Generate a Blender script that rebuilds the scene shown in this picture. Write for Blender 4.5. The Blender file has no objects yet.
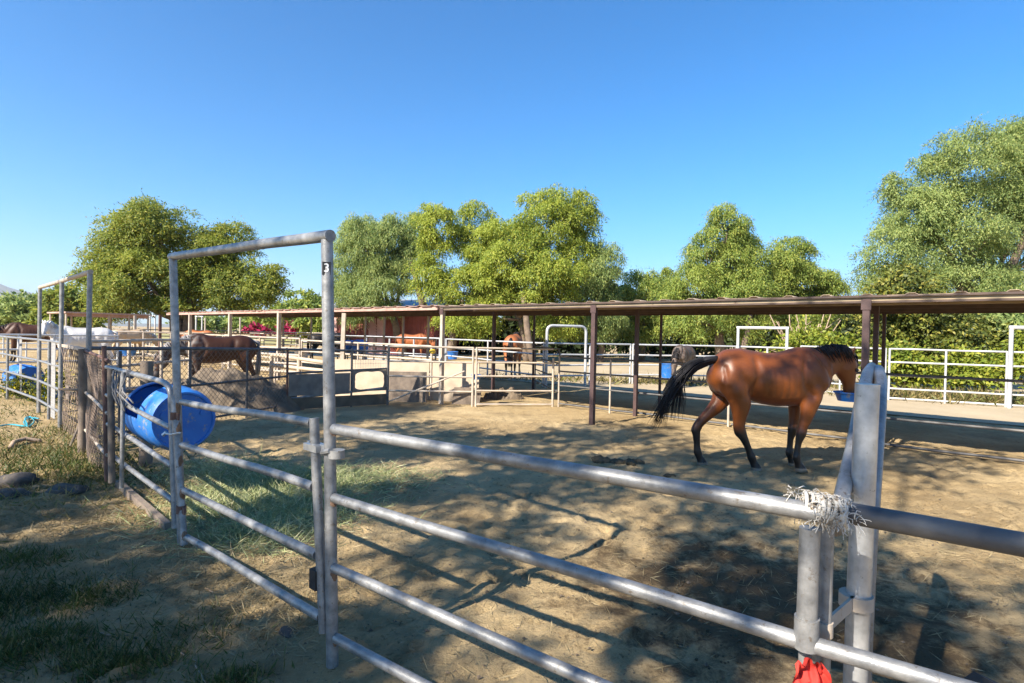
import bpy, bmesh, math, random
import numpy as np
from mathutils import Vector, Matrix, noise
R = math.radians
random.seed(7); rng = np.random.default_rng(7)
SC = bpy.context.scene; COL = SC.collection
V = Vector

# ------------------------------------------------------------------ camera
F = 570.0
EYE = V((0, 0, 1.7))
CAMROT = Matrix.Rotation(R(90 - 0.75), 3, 'X') @ Matrix.Rotation(R(1.2), 3, 'Z')
cd = bpy.data.cameras.new('camera'); cam = bpy.data.objects.new('camera', cd); COL.objects.link(cam)
cam.location = EYE; cam.rotation_euler = CAMROT.to_euler()
cd.sensor_width = 36; cd.lens = F / 1024 * 36; cd.clip_start = 0.05; cd.clip_end = 20000
SC.camera = cam
def ray(px, py): return CAMROT @ V(((px - 512) / F, (341.5 - py) / F, -1))
def at(px, py, Y):                       # point of that pixel at depth Y
    d = ray(px, py); return EYE + d * (Y / d.y)
def gp(px, py, z=0.0):                   # point of that pixel at height z
    d = ray(px, py); return EYE + d * ((z - 1.7) / d.z)
def gx(px, Y):                           # ground point under the column px at depth Y
    d = ray(px, 334 + .021 * (px - 512)); p = EYE + d * (Y / d.y); return V((p.x, Y, 0))
def onpl(px, py, A, B):                  # the pixel's ray meets the vertical plane through A and B
    n = V((B.y - A.y, -(B.x - A.x), 0)); d = ray(px, py)
    return EYE + d * ((A - EYE).dot(n) / d.dot(n))

# ------------------------------------------------------------------ materials
def mat(name):
    m = bpy.data.materials.new(name); m.use_nodes = True
    nt = m.node_tree; nt.nodes.clear()
    out = nt.nodes.new('ShaderNodeOutputMaterial')
    b = nt.nodes.new('ShaderNodeBsdfPrincipled'); nt.links.new(b.outputs[0], out.inputs[0])
    return m, nt, b, out
def N(nt, typ, **kw):
    n = nt.nodes.new(typ)
    for k, v in kw.items():
        if k in n.inputs: n.inputs[k].default_value = v
        else: setattr(n, k, v)
    return n
def ramp(nt, fac, stops):
    r = nt.nodes.new('ShaderNodeValToRGB'); e = r.color_ramp.elements
    while len(e) < len(stops): e.new(0.5)
    for i, (p, c) in enumerate(stops):
        e[i].position = p; e[i].color = tuple(c) + ((1,) if len(c) == 3 else ())
    nt.links.new(fac, r.inputs[0]); return r.outputs[0]
def mix(nt, fac, a, b, mode='MIX'):
    m = nt.nodes.new('ShaderNodeMix'); m.data_type = 'RGBA'; m.blend_type = mode
    for s, v in ((0, fac), (6, a), (7, b)):
        if hasattr(v, 'is_linked') or hasattr(v, 'links'): nt.links.new(v, m.inputs[s])
        elif isinstance(v, (int, float)): m.inputs[s].default_value = v
        else: m.inputs[s].default_value = tuple(v) + ((1,) if len(v) == 3 else ())
    return m.outputs[2]
def bump(nt, b, h, strength=.4, dist=.02):
    n = N(nt, 'ShaderNodeBump'); n.inputs['Strength'].default_value = strength; n.inputs['Distance'].default_value = dist
    nt.links.new(h, n.inputs['Height']); nt.links.new(n.outputs[0], b.inputs['Normal'])
def coords(nt, scale=None, kind='Object'):
    t = nt.nodes.new('ShaderNodeTexCoord'); o = t.outputs[kind]
    if scale:
        mp = nt.nodes.new('ShaderNodeMapping'); mp.inputs['Scale'].default_value = scale
        nt.links.new(o, mp.inputs[0]); o = mp.outputs[0]
    return o
def noise_tex(nt, vec, scale, detail=6, rough=.6):
    n = N(nt, 'ShaderNodeTexNoise', Scale=scale, Detail=detail, Roughness=rough)
    nt.links.new(vec, n.inputs['Vector']); return n.outputs[0]
def worn(name, c1, c2, scale=6, rough=.6, metal=0., dirt=None, dirt_at=.62, bs=.15, rvar=.15):
    """two-tone weathered surface with patches of dirt or rust"""
    m, nt, b, o = mat(name); v = coords(nt)
    a = ramp(nt, noise_tex(nt, v, scale), [(.32, c1), (.68, c2)])
    if dirt:
        k = ramp(nt, noise_tex(nt, v, scale * 2.3, 8, .7), [(dirt_at, (0, 0, 0)), (dirt_at + .08, (1, 1, 1))])
        a = mix(nt, k, a, dirt)
    nt.links.new(a, b.inputs['Base Color'])
    rr = N(nt, 'ShaderNodeMapRange'); nt.links.new(noise_tex(nt, v, scale * 4), rr.inputs[0])
    rr.inputs[3].default_value = rough - rvar; rr.inputs[4].default_value = rough + rvar
    nt.links.new(rr.outputs[0], b.inputs['Roughness']); b.inputs['Metallic'].default_value = metal
    if bs: bump(nt, b, noise_tex(nt, v, scale * 12), bs, .01)
    return m
M = {}
M['galv'] = worn('galvanised_pipe', (.16, .162, .164), (.33, .328, .322), 16, .42, .4, (.15, .125, .10), .58, .2)
M['galv_bright'] = worn('bright_galvanised', (.36, .37, .38), (.56, .57, .575), 18, .36, .6, (.16, .155, .15), .62, .12)
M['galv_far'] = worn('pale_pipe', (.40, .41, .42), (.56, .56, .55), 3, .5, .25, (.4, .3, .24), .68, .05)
M['rust'] = worn('weld_rust', (.13, .075, .045), (.24, .15, .095), 22, .85, .1, (.10, .05, .03), .6, .4)
M['rusty'] = worn('rusty_pipe', (.10, .055, .04), (.19, .10, .075), 8, .8, .1, (.27, .17, .12), .62, .3)
M['brown_paint'] = worn('brown_painted_steel', (.05, .027, .026), (.085, .048, .044), 7, .6, .1, (.22, .12, .08), .66, .15)
M['dark_pipe'] = worn('dark_pipe', (.07, .07, .075), (.15, .145, .14), 8, .6, .3, (.2, .13, .09), .64, .15)
M['tan_pipe'] = worn('dusty_pipe', (.33, .27, .21), (.5, .43, .35), 5, .7, .1, (.25, .14, .08), .64, .2)
M['roof'] = worn('corrugated_roof', (.30, .23, .16), (.45, .35, .25), 1.6, .75, .0, (.16, .09, .06), .56, .1)
M['roof_red'] = worn('faded_roof', (.36, .22, .17), (.48, .33, .26), 1.6, .7, .1, (.25, .13, .09), .6, .1)
M['beam'] = worn('dark_roof_beam', (.05, .033, .028), (.10, .065, .05), 5, .75, 0, (.2, .13, .09), .68, .2)
M['purlin_tan'] = worn('tan_purlin', (.25, .19, .12), (.40, .32, .205), 2.5, .8, 0, (.12, .07, .05), .6, .15)
M['beam_pink'] = worn('faded_red_beam', (.34, .19, .15), (.48, .31, .25), 4, .75, 0, (.2, .13, .09), .68, .2)
M['blue'] = worn('blue_plastic', (.010, .115, .41), (.028, .17, .50), 5, .5, 0, (.20, .22, .25), .56, .05)
M['white_plastic'] = worn('white_plastic', (.6, .6, .58), (.75, .74, .7), 7, .5, 0, None, .6, 0)
M['wood'] = worn('grey_wood', (.13, .10, .08), (.24, .19, .145), 9, .85, 0, (.07, .055, .045), .62, .5)
M['ply'] = worn('pale_plywood', (.38, .30, .215), (.52, .43, .32), 3, .85, 0, (.36, .26, .18), .64, .25)
M['ply_pink'] = worn('pink_plywood', (.33, .22, .145), (.46, .32, .215), 5, .85, 0, (.27, .17, .11), .62, .3)
M['mat'] = worn('rubber_mat', (.12, .108, .094), (.22, .196, .168), 5, .85, 0, (.17, .13, .10), .64, .3)
M['mesh'] = worn('rusty_wire', (.14, .10, .075), (.24, .18, .14), 8, .8, .2, None, .6, 0)
M['mesh_grey'] = worn('grey_wire', (.3, .3, .3), (.42, .41, .4), 8, .7, .3, None, .6, 0)
M['red_wall'] = worn('red_barn_boards', (.20, .05, .04), (.30, .085, .065), 3, .8, 0, (.13, .04, .035), .62, .2)
M['pink_door'] = worn('faded_pink_door', (.55, .30, .26), (.66, .40, .35), 3, .8, 0, (.4, .2, .17), .66, .1)
M['tin'] = worn('grey_tin', (.35, .36, .37), (.5, .5, .5), 3, .5, .4, None, .6, .1)
M['rope'] = worn('grey_rope', (.10, .10, .11), (.22, .21, .2), 20, .95, 0, None, .6, .4)
M['twine'] = worn('frayed_twine', (.42, .40, .36), (.64, .61, .56), 20, .9, 0, (.22, .16, .10), .52, .2)
M['red_cloth'] = worn('red_cloth', (.42, .02, .015), (.6, .04, .025), 14, .8, 0, (.3, .03, .02), .6, .3)
M['rubber'] = worn('black_rubber', (.012, .012, .013), (.035, .032, .03), 9, .7, 0, (.10, .08, .06), .64, .3)
M['hose'] = worn('teal_hose', (.02, .25, .34), (.04, .34, .42), 9, .45, 0, None, .6, 0)
M['manure'] = worn('manure', (.045, .035, .018), (.10, .075, .04), 25, .95, 0, None, .6, .6)
M['stone'] = worn('dark_clod', (.05, .045, .04), (.12, .10, .085), 12, .95, 0, None, .6, .5)
M['dirt_pile'] = worn('dirt', (.09, .07, .05), (.17, .13, .09), 4, .95, 0, (.24, .18, .12), .64, .9)
M['black'] = worn('black_ink', (.012, .012, .012), (.02, .02, .02), 5, .5, 0, None, .6, 0)
M['white'] = worn('white_ink', (.75, .75, .75), (.8, .8, .8), 5, .5, 0, None, .6, 0)
M['yellow'] = worn('yellow_plastic', (.6, .4, .03), (.7, .48, .05), 5, .5, 0, None, .6, 0)
M['bark'] = worn('bark', (.10, .072, .05), (.21, .155, .11), 4, .95, 0, (.06, .045, .035), .58, .8)
M['bark_pale'] = worn('pale_bark', (.28, .2, .14), (.42, .31, .22), 4, .95, 0, (.12, .09, .06), .6, .6)

def leafmat(name, dark, light, flower=None, trans=.5, nscale=.35):
    m, nt, b, out = mat(name)
    v = coords(nt)
    g = nt.nodes.new('ShaderNodeNewGeometry')
    big = noise_tex(nt, v, nscale, 3, .6)
    a = ramp(nt, big, [(.36, dark), (.64, light)])
    rnd = ramp(nt, g.outputs['Random Per Island'], [(0, (.72, .76, .72)), (.55, (1, 1, 1)), (1, (1.0, 1.0, .9))])
    a = mix(nt, 1.0, a, rnd, 'MULTIPLY')
    if flower:
        w = N(nt, 'ShaderNodeMath', operation='GREATER_THAN'); w.inputs[1].default_value = .78
        nt.links.new(g.outputs['Random Per Island'], w.inputs[0])
        a = mix(nt, w.outputs[0], a, flower)
    nt.links.new(a, b.inputs['Base Color']); b.inputs['Roughness'].default_value = .55
    b.inputs['Specular IOR Level'].default_value = .35
    tr = nt.nodes.new('ShaderNodeBsdfTranslucent'); nt.links.new(a, tr.inputs[0])
    ms = nt.nodes.new('ShaderNodeMixShader'); ms.inputs[0].default_value = trans
    nt.links.new(b.outputs[0], ms.inputs[1]); nt.links.new(tr.outputs[0], ms.inputs[2]); nt.links.new(ms.outputs[0], out.inputs[0])
    return m
M['leaf_yellow'] = leafmat('yellow_green_leaves', (.21, .285, .045), (.385, .45, .07), (.47, .48, .075))
M['leaf_olive'] = leafmat('olive_leaves', (.15, .205, .042), (.305, .355, .06), (.39, .38, .065))
M['leaf_blue'] = leafmat('grey_green_leaves', (.20, .28, .09), (.34, .42, .14), (.41, .45, .14))
M['leaf_mid'] = leafmat('mid_green_leaves', (.19, .275, .06), (.345, .42, .09), (.43, .45, .095))
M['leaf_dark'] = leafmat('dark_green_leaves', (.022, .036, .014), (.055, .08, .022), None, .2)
M['leaf_citrus'] = leafmat('citrus_leaves', (.05, .075, .018), (.17, .19, .03), (.26, .24, .04), .25, .9)
M['leaf_lime'] = leafmat('lime_leaves', (.15, .21, .025), (.30, .34, .04), (.36, .36, .05), .35, .8)
M['grass'] = leafmat('grass_blades', (.035, .06, .012), (.10, .13, .028), (.2, .17, .06), .3, 1.2)
M['grass_dry'] = leafmat('dry_grass', (.20, .16, .06), (.33, .26, .11), (.14, .16, .04), .3, 1.2)
M['hay'] = leafmat('green_hay', (.24, .29, .12), (.40, .43, .21), (.55, .52, .3), .2, 1.5)
M['straw'] = leafmat('straw', (.22, .17, .09), (.38, .30, .17), None, .15, 2)
M['magenta'] = leafmat('bougainvillea', (.35, .02, .08), (.5, .04, .12), (.1, .1, .02), .3, .8)
M['weed_flower'] = leafmat('yellow_weed', (.09, .12, .025), (.14, .16, .03), (.62, .52, .03), .3, 2)

def coat(name, rough=.38, sheen=.1):
    m, nt, b, o = mat(name)
    a = nt.nodes.new('ShaderNodeVertexColor'); a.layer_name = 'coat'
    v = coords(nt, (3, 14, 14))
    n = ramp(nt, noise_tex(nt, v, 9, 5), [(.3, (.82, .80, .78)), (.7, (1.12, 1.1, 1.08))])
    nt.links.new(mix(nt, 1., a.outputs[0], n, 'MULTIPLY'), b.inputs['Base Color'])
    b.inputs['Roughness'].default_value = rough; b.inputs['Specular IOR Level'].default_value = .4
    b.inputs['Sheen Weight'].default_value = sheen; b.inputs['Sheen Roughness'].default_value = .4
    bump(nt, b, noise_tex(nt, coords(nt, (6, 30, 30)), 30, 3), .06, .004)
    return m
M['coat'] = coat('horse_coat', .42); M['coat_far'] = coat('dusty_horse_coat', .55, .0)
def hairmat(name, c):
    m, nt, b, o = mat(name); g = nt.nodes.new('ShaderNodeNewGeometry')
    a = ramp(nt, g.outputs['Random Per Island'], [(0, [x * .6 for x in c]), (1, [x * 1.4 for x in c])])
    nt.links.new(a, b.inputs['Base Color']); b.inputs['Roughness'].default_value = .6; b.inputs['Specular IOR Level'].default_value = .25; return m
M['hair_black'] = hairmat('black_hair', (.012, .011, .012)); M['hair_grey'] = hairmat('grey_hair', (.2, .19, .19))
M['hair_white'] = hairmat('white_hair', (.55, .53, .5)); M['hair_red'] = hairmat('red_hair', (.2, .07, .025))

# ------------------------------------------------------------------ mesh building
class MB:
    def __init__(s): s.v = []; s.f = []; s.mi = []; s.m = 0
    def add(s, vs, fs):
        o = len(s.v); s.v += [tuple(p) for p in vs]
        for f in fs: s.f.append([i + o for i in f]); s.mi.append(s.m)
    def tube(s, pts, r, n=12, cap=True, lat=None):
        pts = [V(p) for p in pts]; k = len(pts)
        rs = r if isinstance(r, (list, tuple)) else [r] * k
        vs = []; prev = None
        for i, p in enumerate(pts):
            t = (pts[min(i + 1, k - 1)] - pts[max(i - 1, 0)]).normalized()
            if prev is None:
                u = t.orthogonal() if lat is None else V(lat)
                u = (u - t * u.dot(t)).normalized()
            else: u = (prev - t * prev.dot(t)).normalized()
            prev = u; w = t.cross(u)
            for j in range(n):
                a = 2 * math.pi * j / n
                vs.append(p + (u * math.cos(a) + w * math.sin(a)) * rs[i])
        fs = [[i * n + j, i * n + (j + 1) % n, (i + 1) * n + (j + 1) % n, (i + 1) * n + j] for i in range(k - 1) for j in range(n)]
        if cap: fs += [list(range(n))[::-1], [(k - 1) * n + j for j in range(n)]]
        s.add(vs, fs); return s
    def loft(s, st, n=16):
        """st: (centre, half size along 'up', half size along side, side vector)"""
        k = len(st); vs = []
        for i, (c, hu, hs, lat) in enumerate(st):
            t = (V(st[min(i + 1, k - 1)][0]) - V(st[max(i - 1, 0)][0])).normalized()
            l = V(lat); l = (l - t * l.dot(t)).normalized(); u = l.cross(t)
            for j in range(n):
                a = 2 * math.pi * j / n
                vs.append(V(c) + l * math.cos(a) * hs + u * math.sin(a) * hu)
        fs = [[i * n + j, i * n + (j + 1) % n, (i + 1) * n + (j + 1) % n, (i + 1) * n + j] for i in range(k - 1) for j in range(n)]
        fs += [list(range(n))[::-1], [(k - 1) * n + j for j in range(n)]]
        s.add(vs, fs); return s
    def box(s, c, x, y, z):
        """centre and three half-extent vectors"""
        c, x, y, z = V(c), V(x), V(y), V(z)
        vs = [c + x * a + y * b + z * d for a in (-1, 1) for b in (-1, 1) for d in (-1, 1)]
        s.add(vs, [[0, 1, 3, 2], [4, 6, 7, 5], [0, 4, 5, 1], [2, 3, 7, 6], [0, 2, 6, 4], [1, 5, 7, 3]]); return s
    def bar(s, p, q, w, h, up=(0, 0, 1)):
        p, q = V(p), V(q); t = (q - p); l = t.length; t.normalize(); sd = t.cross(V(up)).normalized(); u = sd.cross(t)
        return s.box((p + q) / 2, t * l / 2, sd * w / 2, u * h / 2)
    def blob(s, c, r, seed=0, amp=.25, n=2, sq=(1, 1, 1)):
        bm = bmesh.new(); bmesh.ops.create_icosphere(bm, subdivisions=n, radius=1)
        bm.verts.index_update()
        vs = []
        for v in bm.verts:
            k = 1 + amp * noise.noise(v.co * 1.7 + V((seed * 3.1, seed * 1.7, 0)))
            vs.append(V(c) + V((v.co.x * sq[0], v.co.y * sq[1], v.co.z * sq[2])) * r * k)
        s.add(vs, [[v.index for v in f.verts] for f in bm.faces]); bm.free(); return s
    def mesh(s, name, mats, org=V((0, 0, 0)), smooth=True):
        me = bpy.data.meshes.new(name)
        me.from_pydata([(a - org.x, b - org.y, c - org.z) for a, b, c in s.v], [], s.f)
        for m in (mats if isinstance(mats, (list, tuple)) else [mats]): me.materials.append(m)
        if s.m or any(s.mi): me.polygons.foreach_set('material_index', s.mi)
        if smooth is True: me.shade_smooth()
        elif smooth: me.shade_smooth(); me.set_sharp_from_angle(angle=R(smooth))
        me.update(); return me
    def build(s, name, mats, parent=None, smooth=40, tag_=None):
        org = V((0, 0, 0))
        if parent:
            q_ = parent
            while q_: org = org + V(q_.location); q_ = q_.parent
        elif s.v:
            a = np.array(s.v); org = V(((a[:, 0].min() + a[:, 0].max()) / 2, (a[:, 1].min() + a[:, 1].max()) / 2, a[:, 2].min()))
        o = bpy.data.objects.new(name, s.mesh(name, mats, org, smooth)); COL.objects.link(o)
        if parent: o.parent = parent
        else: o.location = org
        if tag_: tag(o, *tag_)
        return o
def tag(o, label=None, cat=None, group=None, kind=None):
    if label: o['label'] = label
    if cat: o['category'] = cat
    if group: o['group'] = group
    if kind: o['kind'] = kind
    return o
def thing(name, loc, label, cat, group=None, rz=0):
    o = bpy.data.objects.new(name, None); COL.objects.link(o); o.empty_display_size = .2
    o.location = loc; o.rotation_euler = (0, 0, rz); return tag(o, label, cat, group)
PK = [0]
def pipe(name, m, parent, pts, r, n=14, smooth=40):
    PK[0] += 1
    if name in ('rail', 'top_rail', 'top_bar', 'low_rail', 'mid_rail') and len(pts) in (2, 4):
        a_, b_ = V(pts[0]), V(pts[-1]); l_ = (b_ - a_).length; k_ = max(6, min(16, int(l_ / .3)))
        pts = [a_.lerp(b_, i / k_) + V((0, noise.noise(V((PK[0] * 3.3, i / k_ * l_ * .9, 0))), noise.noise(V((PK[0] * 3.3, i / k_ * l_ * .9, 7))))) * .011 * min(1, l_ / 2) * max(0, math.sin(math.pi * i / k_)) ** .5 for i in range(k_ + 1)]
    return MB().tube(pts, r, n).build(name, m, parent, smooth)
def up(p, z): return V((p.x, p.y, z))
def arc(p, q, c, k=6):
    """quarter bend from p to q with corner c"""
    return [p * (1 - t) ** 2 + c * 2 * t * (1 - t) + q * t * t for t in [i / k for i in range(k + 1)]]

# ------------------------------------------------------------------ the setting: sun, sky, ground
SUN_EL, SUN_DIR = R(37.5), V((.70, .71))           # direction in which shadows fall
SUN_DIR.normalize()
to_sun = V((-SUN_DIR.x * math.cos(SUN_EL), -SUN_DIR.y * math.cos(SUN_EL), math.sin(SUN_EL)))
sl = bpy.data.lights.new('sun', 'SUN'); so = bpy.data.objects.new('sun', sl); COL.objects.link(so)
sl.energy = 3.9; sl.angle = R(.53); sl.color = (1, .91, .78)
so.rotation_euler = to_sun.to_track_quat('Z', 'Y').to_euler(); so.location = (-20, -20, 40)
w = bpy.data.worlds.new('World'); SC.world = w; w.use_nodes = True
nt = w.node_tree; nt.nodes.clear()
wo = nt.nodes.new('ShaderNodeOutputWorld'); bg = nt.nodes.new('ShaderNodeBackground')
sky = nt.nodes.new('ShaderNodeTexSky'); sky.sky_type = 'NISHITA'; sky.sun_disc = False
sky.sun_elevation = SUN_EL; sky.sun_rotation = math.atan2(to_sun.x, to_sun.y)
sky.air_density = 1.0; sky.dust_density = .05; sky.ozone_density = 3.0; sky.altitude = 200
hs = nt.nodes.new('ShaderNodeHueSaturation'); hs.inputs['Saturation'].default_value = 1.35; hs.inputs['Hue'].default_value = .493
nt.links.new(sky.outputs[0], hs.inputs['Color']); v1 = nt.nodes.new('ShaderNodeVectorMath'); v1.operation = 'SCALE'; v1.inputs['Scale'].default_value = .25; nt.links.new(hs.outputs[0], v1.inputs[0])
v2 = nt.nodes.new('ShaderNodeVectorMath'); v2.operation = 'MULTIPLY_ADD'; v2.inputs[1].default_value = (.32, .30, .13); v2.inputs[2].default_value = (1, 1, 1); gm_ = nt.nodes.new('ShaderNodeGamma'); gm_.inputs[1].default_value = 1.2; nt.links.new(v1.outputs[0], gm_.inputs[0]); nt.links.new(gm_.outputs[0], v2.inputs[0])
v3 = nt.nodes.new('ShaderNodeVectorMath'); v3.operation = 'DIVIDE'; nt.links.new(gm_.outputs[0], v3.inputs[0]); nt.links.new(v2.outputs[0], v3.inputs[1])
v4 = nt.nodes.new('ShaderNodeVectorMath'); v4.operation = 'MULTIPLY'; v4.inputs[1].default_value = (2.2, 2.95, 3.05); nt.links.new(v3.outputs[0], v4.inputs[0]); nt.links.new(v4.outputs[0], bg.inputs[0]); nt.links.new(bg.outputs[0], wo.inputs[0])
bg.inputs[1].default_value = .10
SC.view_settings.view_transform = 'Standard'; SC.view_settings.look = 'None'; SC.view_settings.exposure = 1.8
SC.view_settings.gamma = 1
SC.cycles.use_denoising = True; SC.cycles.max_bounces = 6; SC.cycles.transparent_max_bounces = 4
SC.cycles.diffuse_bounces = 3; SC.cycles.caustics_reflective = False; SC.cycles.caustics_refractive = False

def geo(a, b, k): return list(np.geomspace(a, b, k))
xs = np.array([-x for x in geo(9, 6000, 34)][::-1] + list(np.arange(-8.9, 9, .045)) + geo(9.1, 6000, 34))
ys = np.array([-x for x in geo(.5, 4000, 18)][::-1] + list(np.arange(.3, 11.5, .045)) + geo(11.6, 7000, 60))
gv = []
for y in ys:
    for x in xs:
        z = 0.
        if abs(x) < 14 and -3 < y < 22:
            fd = min(1, (14 - abs(x)) / 3, (22 - y) / 6)
            z = (noise.noise(V((x * .7, y * .7, 0))) * .03 + noise.noise(V((x * 2.6, y * 2.6, 3))) * .022 + noise.noise(V((x * 6.5, y * 6.5, 8))) * .02) * fd
        gv.append((x, y, z))
nx = len(xs)
GZ = np.array([p[2] for p in gv]).reshape(len(ys), nx)
hr = np.random.default_rng(11)
for k in range(2400):
    hx, hy = hr.uniform(-5.5, 7.5), hr.uniform(1.6, 11.3) if k % 3 else hr.uniform(1.2, 6)
    i0, i1 = np.searchsorted(xs, [hx - .16, hx + .16]); j0, j1 = np.searchsorted(ys, [hy - .16, hy + .16])
    if i1 - i0 < 2 or j1 - j0 < 2: continue
    XX, YY = np.meshgrid(xs[i0:i1] - hx, ys[j0:j1] - hy); rr_ = np.hypot(XX, YY * 1.15); s_ = hr.uniform(.6, 1.2)
    GZ[j0:j1, i0:i1] += s_ * (-.032 * np.exp(-(rr_ / .05) ** 2) + .015 * np.exp(-((rr_ - .095) / .03) ** 2))
gv = [(p[0], p[1], z) for p, z in zip(gv, GZ.ravel())]
gf = [[j * nx + i, j * nx + i + 1, (j + 1) * nx + i + 1, (j + 1) * nx + i] for j in range(len(ys) - 1) for i in range(nx - 1)]
mg, nt, b, out = mat('dusty_ground')
v = coords(nt)
c = ramp(nt, noise_tex(nt, v, .55, 8, .62), [(.30, (.275, .193, .095)), (.5, (.395, .292, .155)), (.70, (.51, .39, .22))])
f1 = ramp(nt, noise_tex(nt, v, 1.3, 9, .72), [(.50, (0, 0, 0)), (.66, (1, 1, 1))])
c = mix(nt, f1, c, mix(nt, .42, c, (.095, .068, .04)))
spk = ramp(nt, noise_tex(nt, v, 26, 5, .7), [(.56, (0, 0, 0)), (.66, (1, 1, 1))])
c = mix(nt, spk, c, mix(nt, .6, c, (.07, .05, .03)))
pale_grain = ramp(nt, noise_tex(nt, v, 60, 3, .6), [(.60, (0, 0, 0)), (.70, (1, 1, 1))])  # fine pale flecks strewn at random
c = mix(nt, pale_grain, c, mix(nt, .4, c, (.5, .41, .28)))
# darker noise-edged patch inside the near pen, by where it lies on the ground
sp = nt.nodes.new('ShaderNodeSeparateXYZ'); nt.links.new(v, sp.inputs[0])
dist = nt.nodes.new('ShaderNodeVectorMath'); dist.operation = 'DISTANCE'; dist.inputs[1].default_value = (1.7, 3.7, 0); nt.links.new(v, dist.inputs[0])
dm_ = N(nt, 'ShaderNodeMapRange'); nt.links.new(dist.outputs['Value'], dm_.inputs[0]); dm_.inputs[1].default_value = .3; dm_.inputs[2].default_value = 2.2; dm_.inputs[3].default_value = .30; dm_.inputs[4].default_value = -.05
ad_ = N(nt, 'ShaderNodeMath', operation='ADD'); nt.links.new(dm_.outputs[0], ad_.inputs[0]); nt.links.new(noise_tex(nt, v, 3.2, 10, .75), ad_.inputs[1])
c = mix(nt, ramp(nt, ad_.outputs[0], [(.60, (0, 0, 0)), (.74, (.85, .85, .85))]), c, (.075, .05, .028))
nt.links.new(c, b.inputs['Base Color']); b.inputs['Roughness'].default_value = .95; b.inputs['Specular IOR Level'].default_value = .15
hb = N(nt, 'ShaderNodeMath', operation='ADD'); nt.links.new(noise_tex(nt, v, 7, 12, .75), hb.inputs[0]); sm_ = N(nt, 'ShaderNodeMath', operation='MULTIPLY'); sm_.inputs[1].default_value = .35; nt.links.new(noise_tex(nt, v, 38, 8, .8), sm_.inputs[0]); nt.links.new(sm_.outputs[0], hb.inputs[1])
bump(nt, b, hb.outputs[0], 1., .045)
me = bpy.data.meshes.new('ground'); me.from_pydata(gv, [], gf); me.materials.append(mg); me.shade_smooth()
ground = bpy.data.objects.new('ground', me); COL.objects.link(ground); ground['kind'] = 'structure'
def gz(x, y):
    if not (abs(x) < 14 and -3 < y < 22): return 0.
    fd = min(1, (14 - abs(x)) / 3, (22 - y) / 6)
    return (noise.noise(V((x * .7, y * .7, 0))) * .03 + noise.noise(V((x * 2.6, y * 2.6, 3))) * .022) * fd

# pale sandy arena floor and far grass field (sheets above the ground)
def sheet(name, poly, z, m):
    me = bpy.data.meshes.new(name); me.from_pydata([(p[0], p[1], z) for p in poly], [], [list(range(len(poly)))]); me.materials.append(m)
    o = bpy.data.objects.new(name, me); COL.objects.link(o); o['kind'] = 'structure'; return o
ma = worn('arena_sand', (.33, .26, .16), (.43, .345, .22), .5, .95, 0, (.30, .24, .15), .62, .5)
mf = worn('dry_grass_field', (.24, .22, .07), (.36, .31, .12), .06, .95, 0, (.16, .19, .05), .56, .5)
sheet('arena_sand', [(-2.0, 22), (2.5, 18.6), (6.2, 15.4), (10, 12.2), (14.5, 8.9), (26, 8), (26, 34), (4, 36), (-3.5, 30)], .022, ma)
sheet('grass_field', [(-140, 60), (-4, 60), (-4, 150), (-140, 150)], .03, mf)

# distant hill
hv = []; hf = []
K = 90
for i in range(K + 1):
    a = R(-72 + i * 50 / K); d = 5200
    prof = max(0., 1 - ((i - 36) / 34.) ** 2) * 430 + 30 * noise.noise(V((i * .23, 0, 0)))
    prof = max(prof, 30)
    for j, (dd, k) in enumerate(((0, 0), (500, .55), (900, 1.0), (1500, .7))):
        hv.append((math.sin(a) * (d + dd), math.cos(a) * (d + dd), prof * k * (1 + .12 * noise.noise(V((i * .6, j, 2)))) - 3))
for i in range(K):
    for j in range(3): hf.append([i * 4 + j, (i + 1) * 4 + j, (i + 1) * 4 + j + 1, i * 4 + j + 1])
me = bpy.data.meshes.new('hills'); me.from_pydata(hv, [], hf); me.materials.append(worn('hill_scrub', (.09, .10, .06), (.18, .16, .10), .01, 1, 0)); me.shade_smooth()
ho = bpy.data.objects.new('hills', me); COL.objects.link(ho); ho['kind'] = 'structure'

hz = bpy.data.materials.new('haze_air'); hz.use_nodes = True; nt = hz.node_tree; nt.nodes.clear()
ho_ = nt.nodes.new('ShaderNodeOutputMaterial'); pv_ = nt.nodes.new('ShaderNodeVolumePrincipled'); pv_.inputs['Color'].default_value = (.78, .87, 1, 1); pv_.inputs['Density'].default_value = .00011; pv_.inputs['Anisotropy'].default_value = .2
nt.links.new(pv_.outputs[0], ho_.inputs['Volume'])
hb_ = MB().box(V((0, 1500, 299)), V((9000, 0, 0)), V((0, 8500, 0)), V((0, 0, 303))).build('haze', hz, None, False); hb_['kind'] = 'stuff'
# ------------------------------------------------------------------ near fences
def weld(parent, p, r=.034, h=.05, name='weld'):
    return MB().tube([p - V((0, 0, h)), p - V((0, 0, h * .4)), p + V((0, 0, h * .5)), p + V((0, 0, h))], [r * .98, r * 1.05, r * 1.05, r * .98], 12).build(name, M['rust'], parent)
PL, PR = gp(182, 546), gp(333, 668)          # feet of the gate frame
G = 'pipe fence round the near pen'
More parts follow.
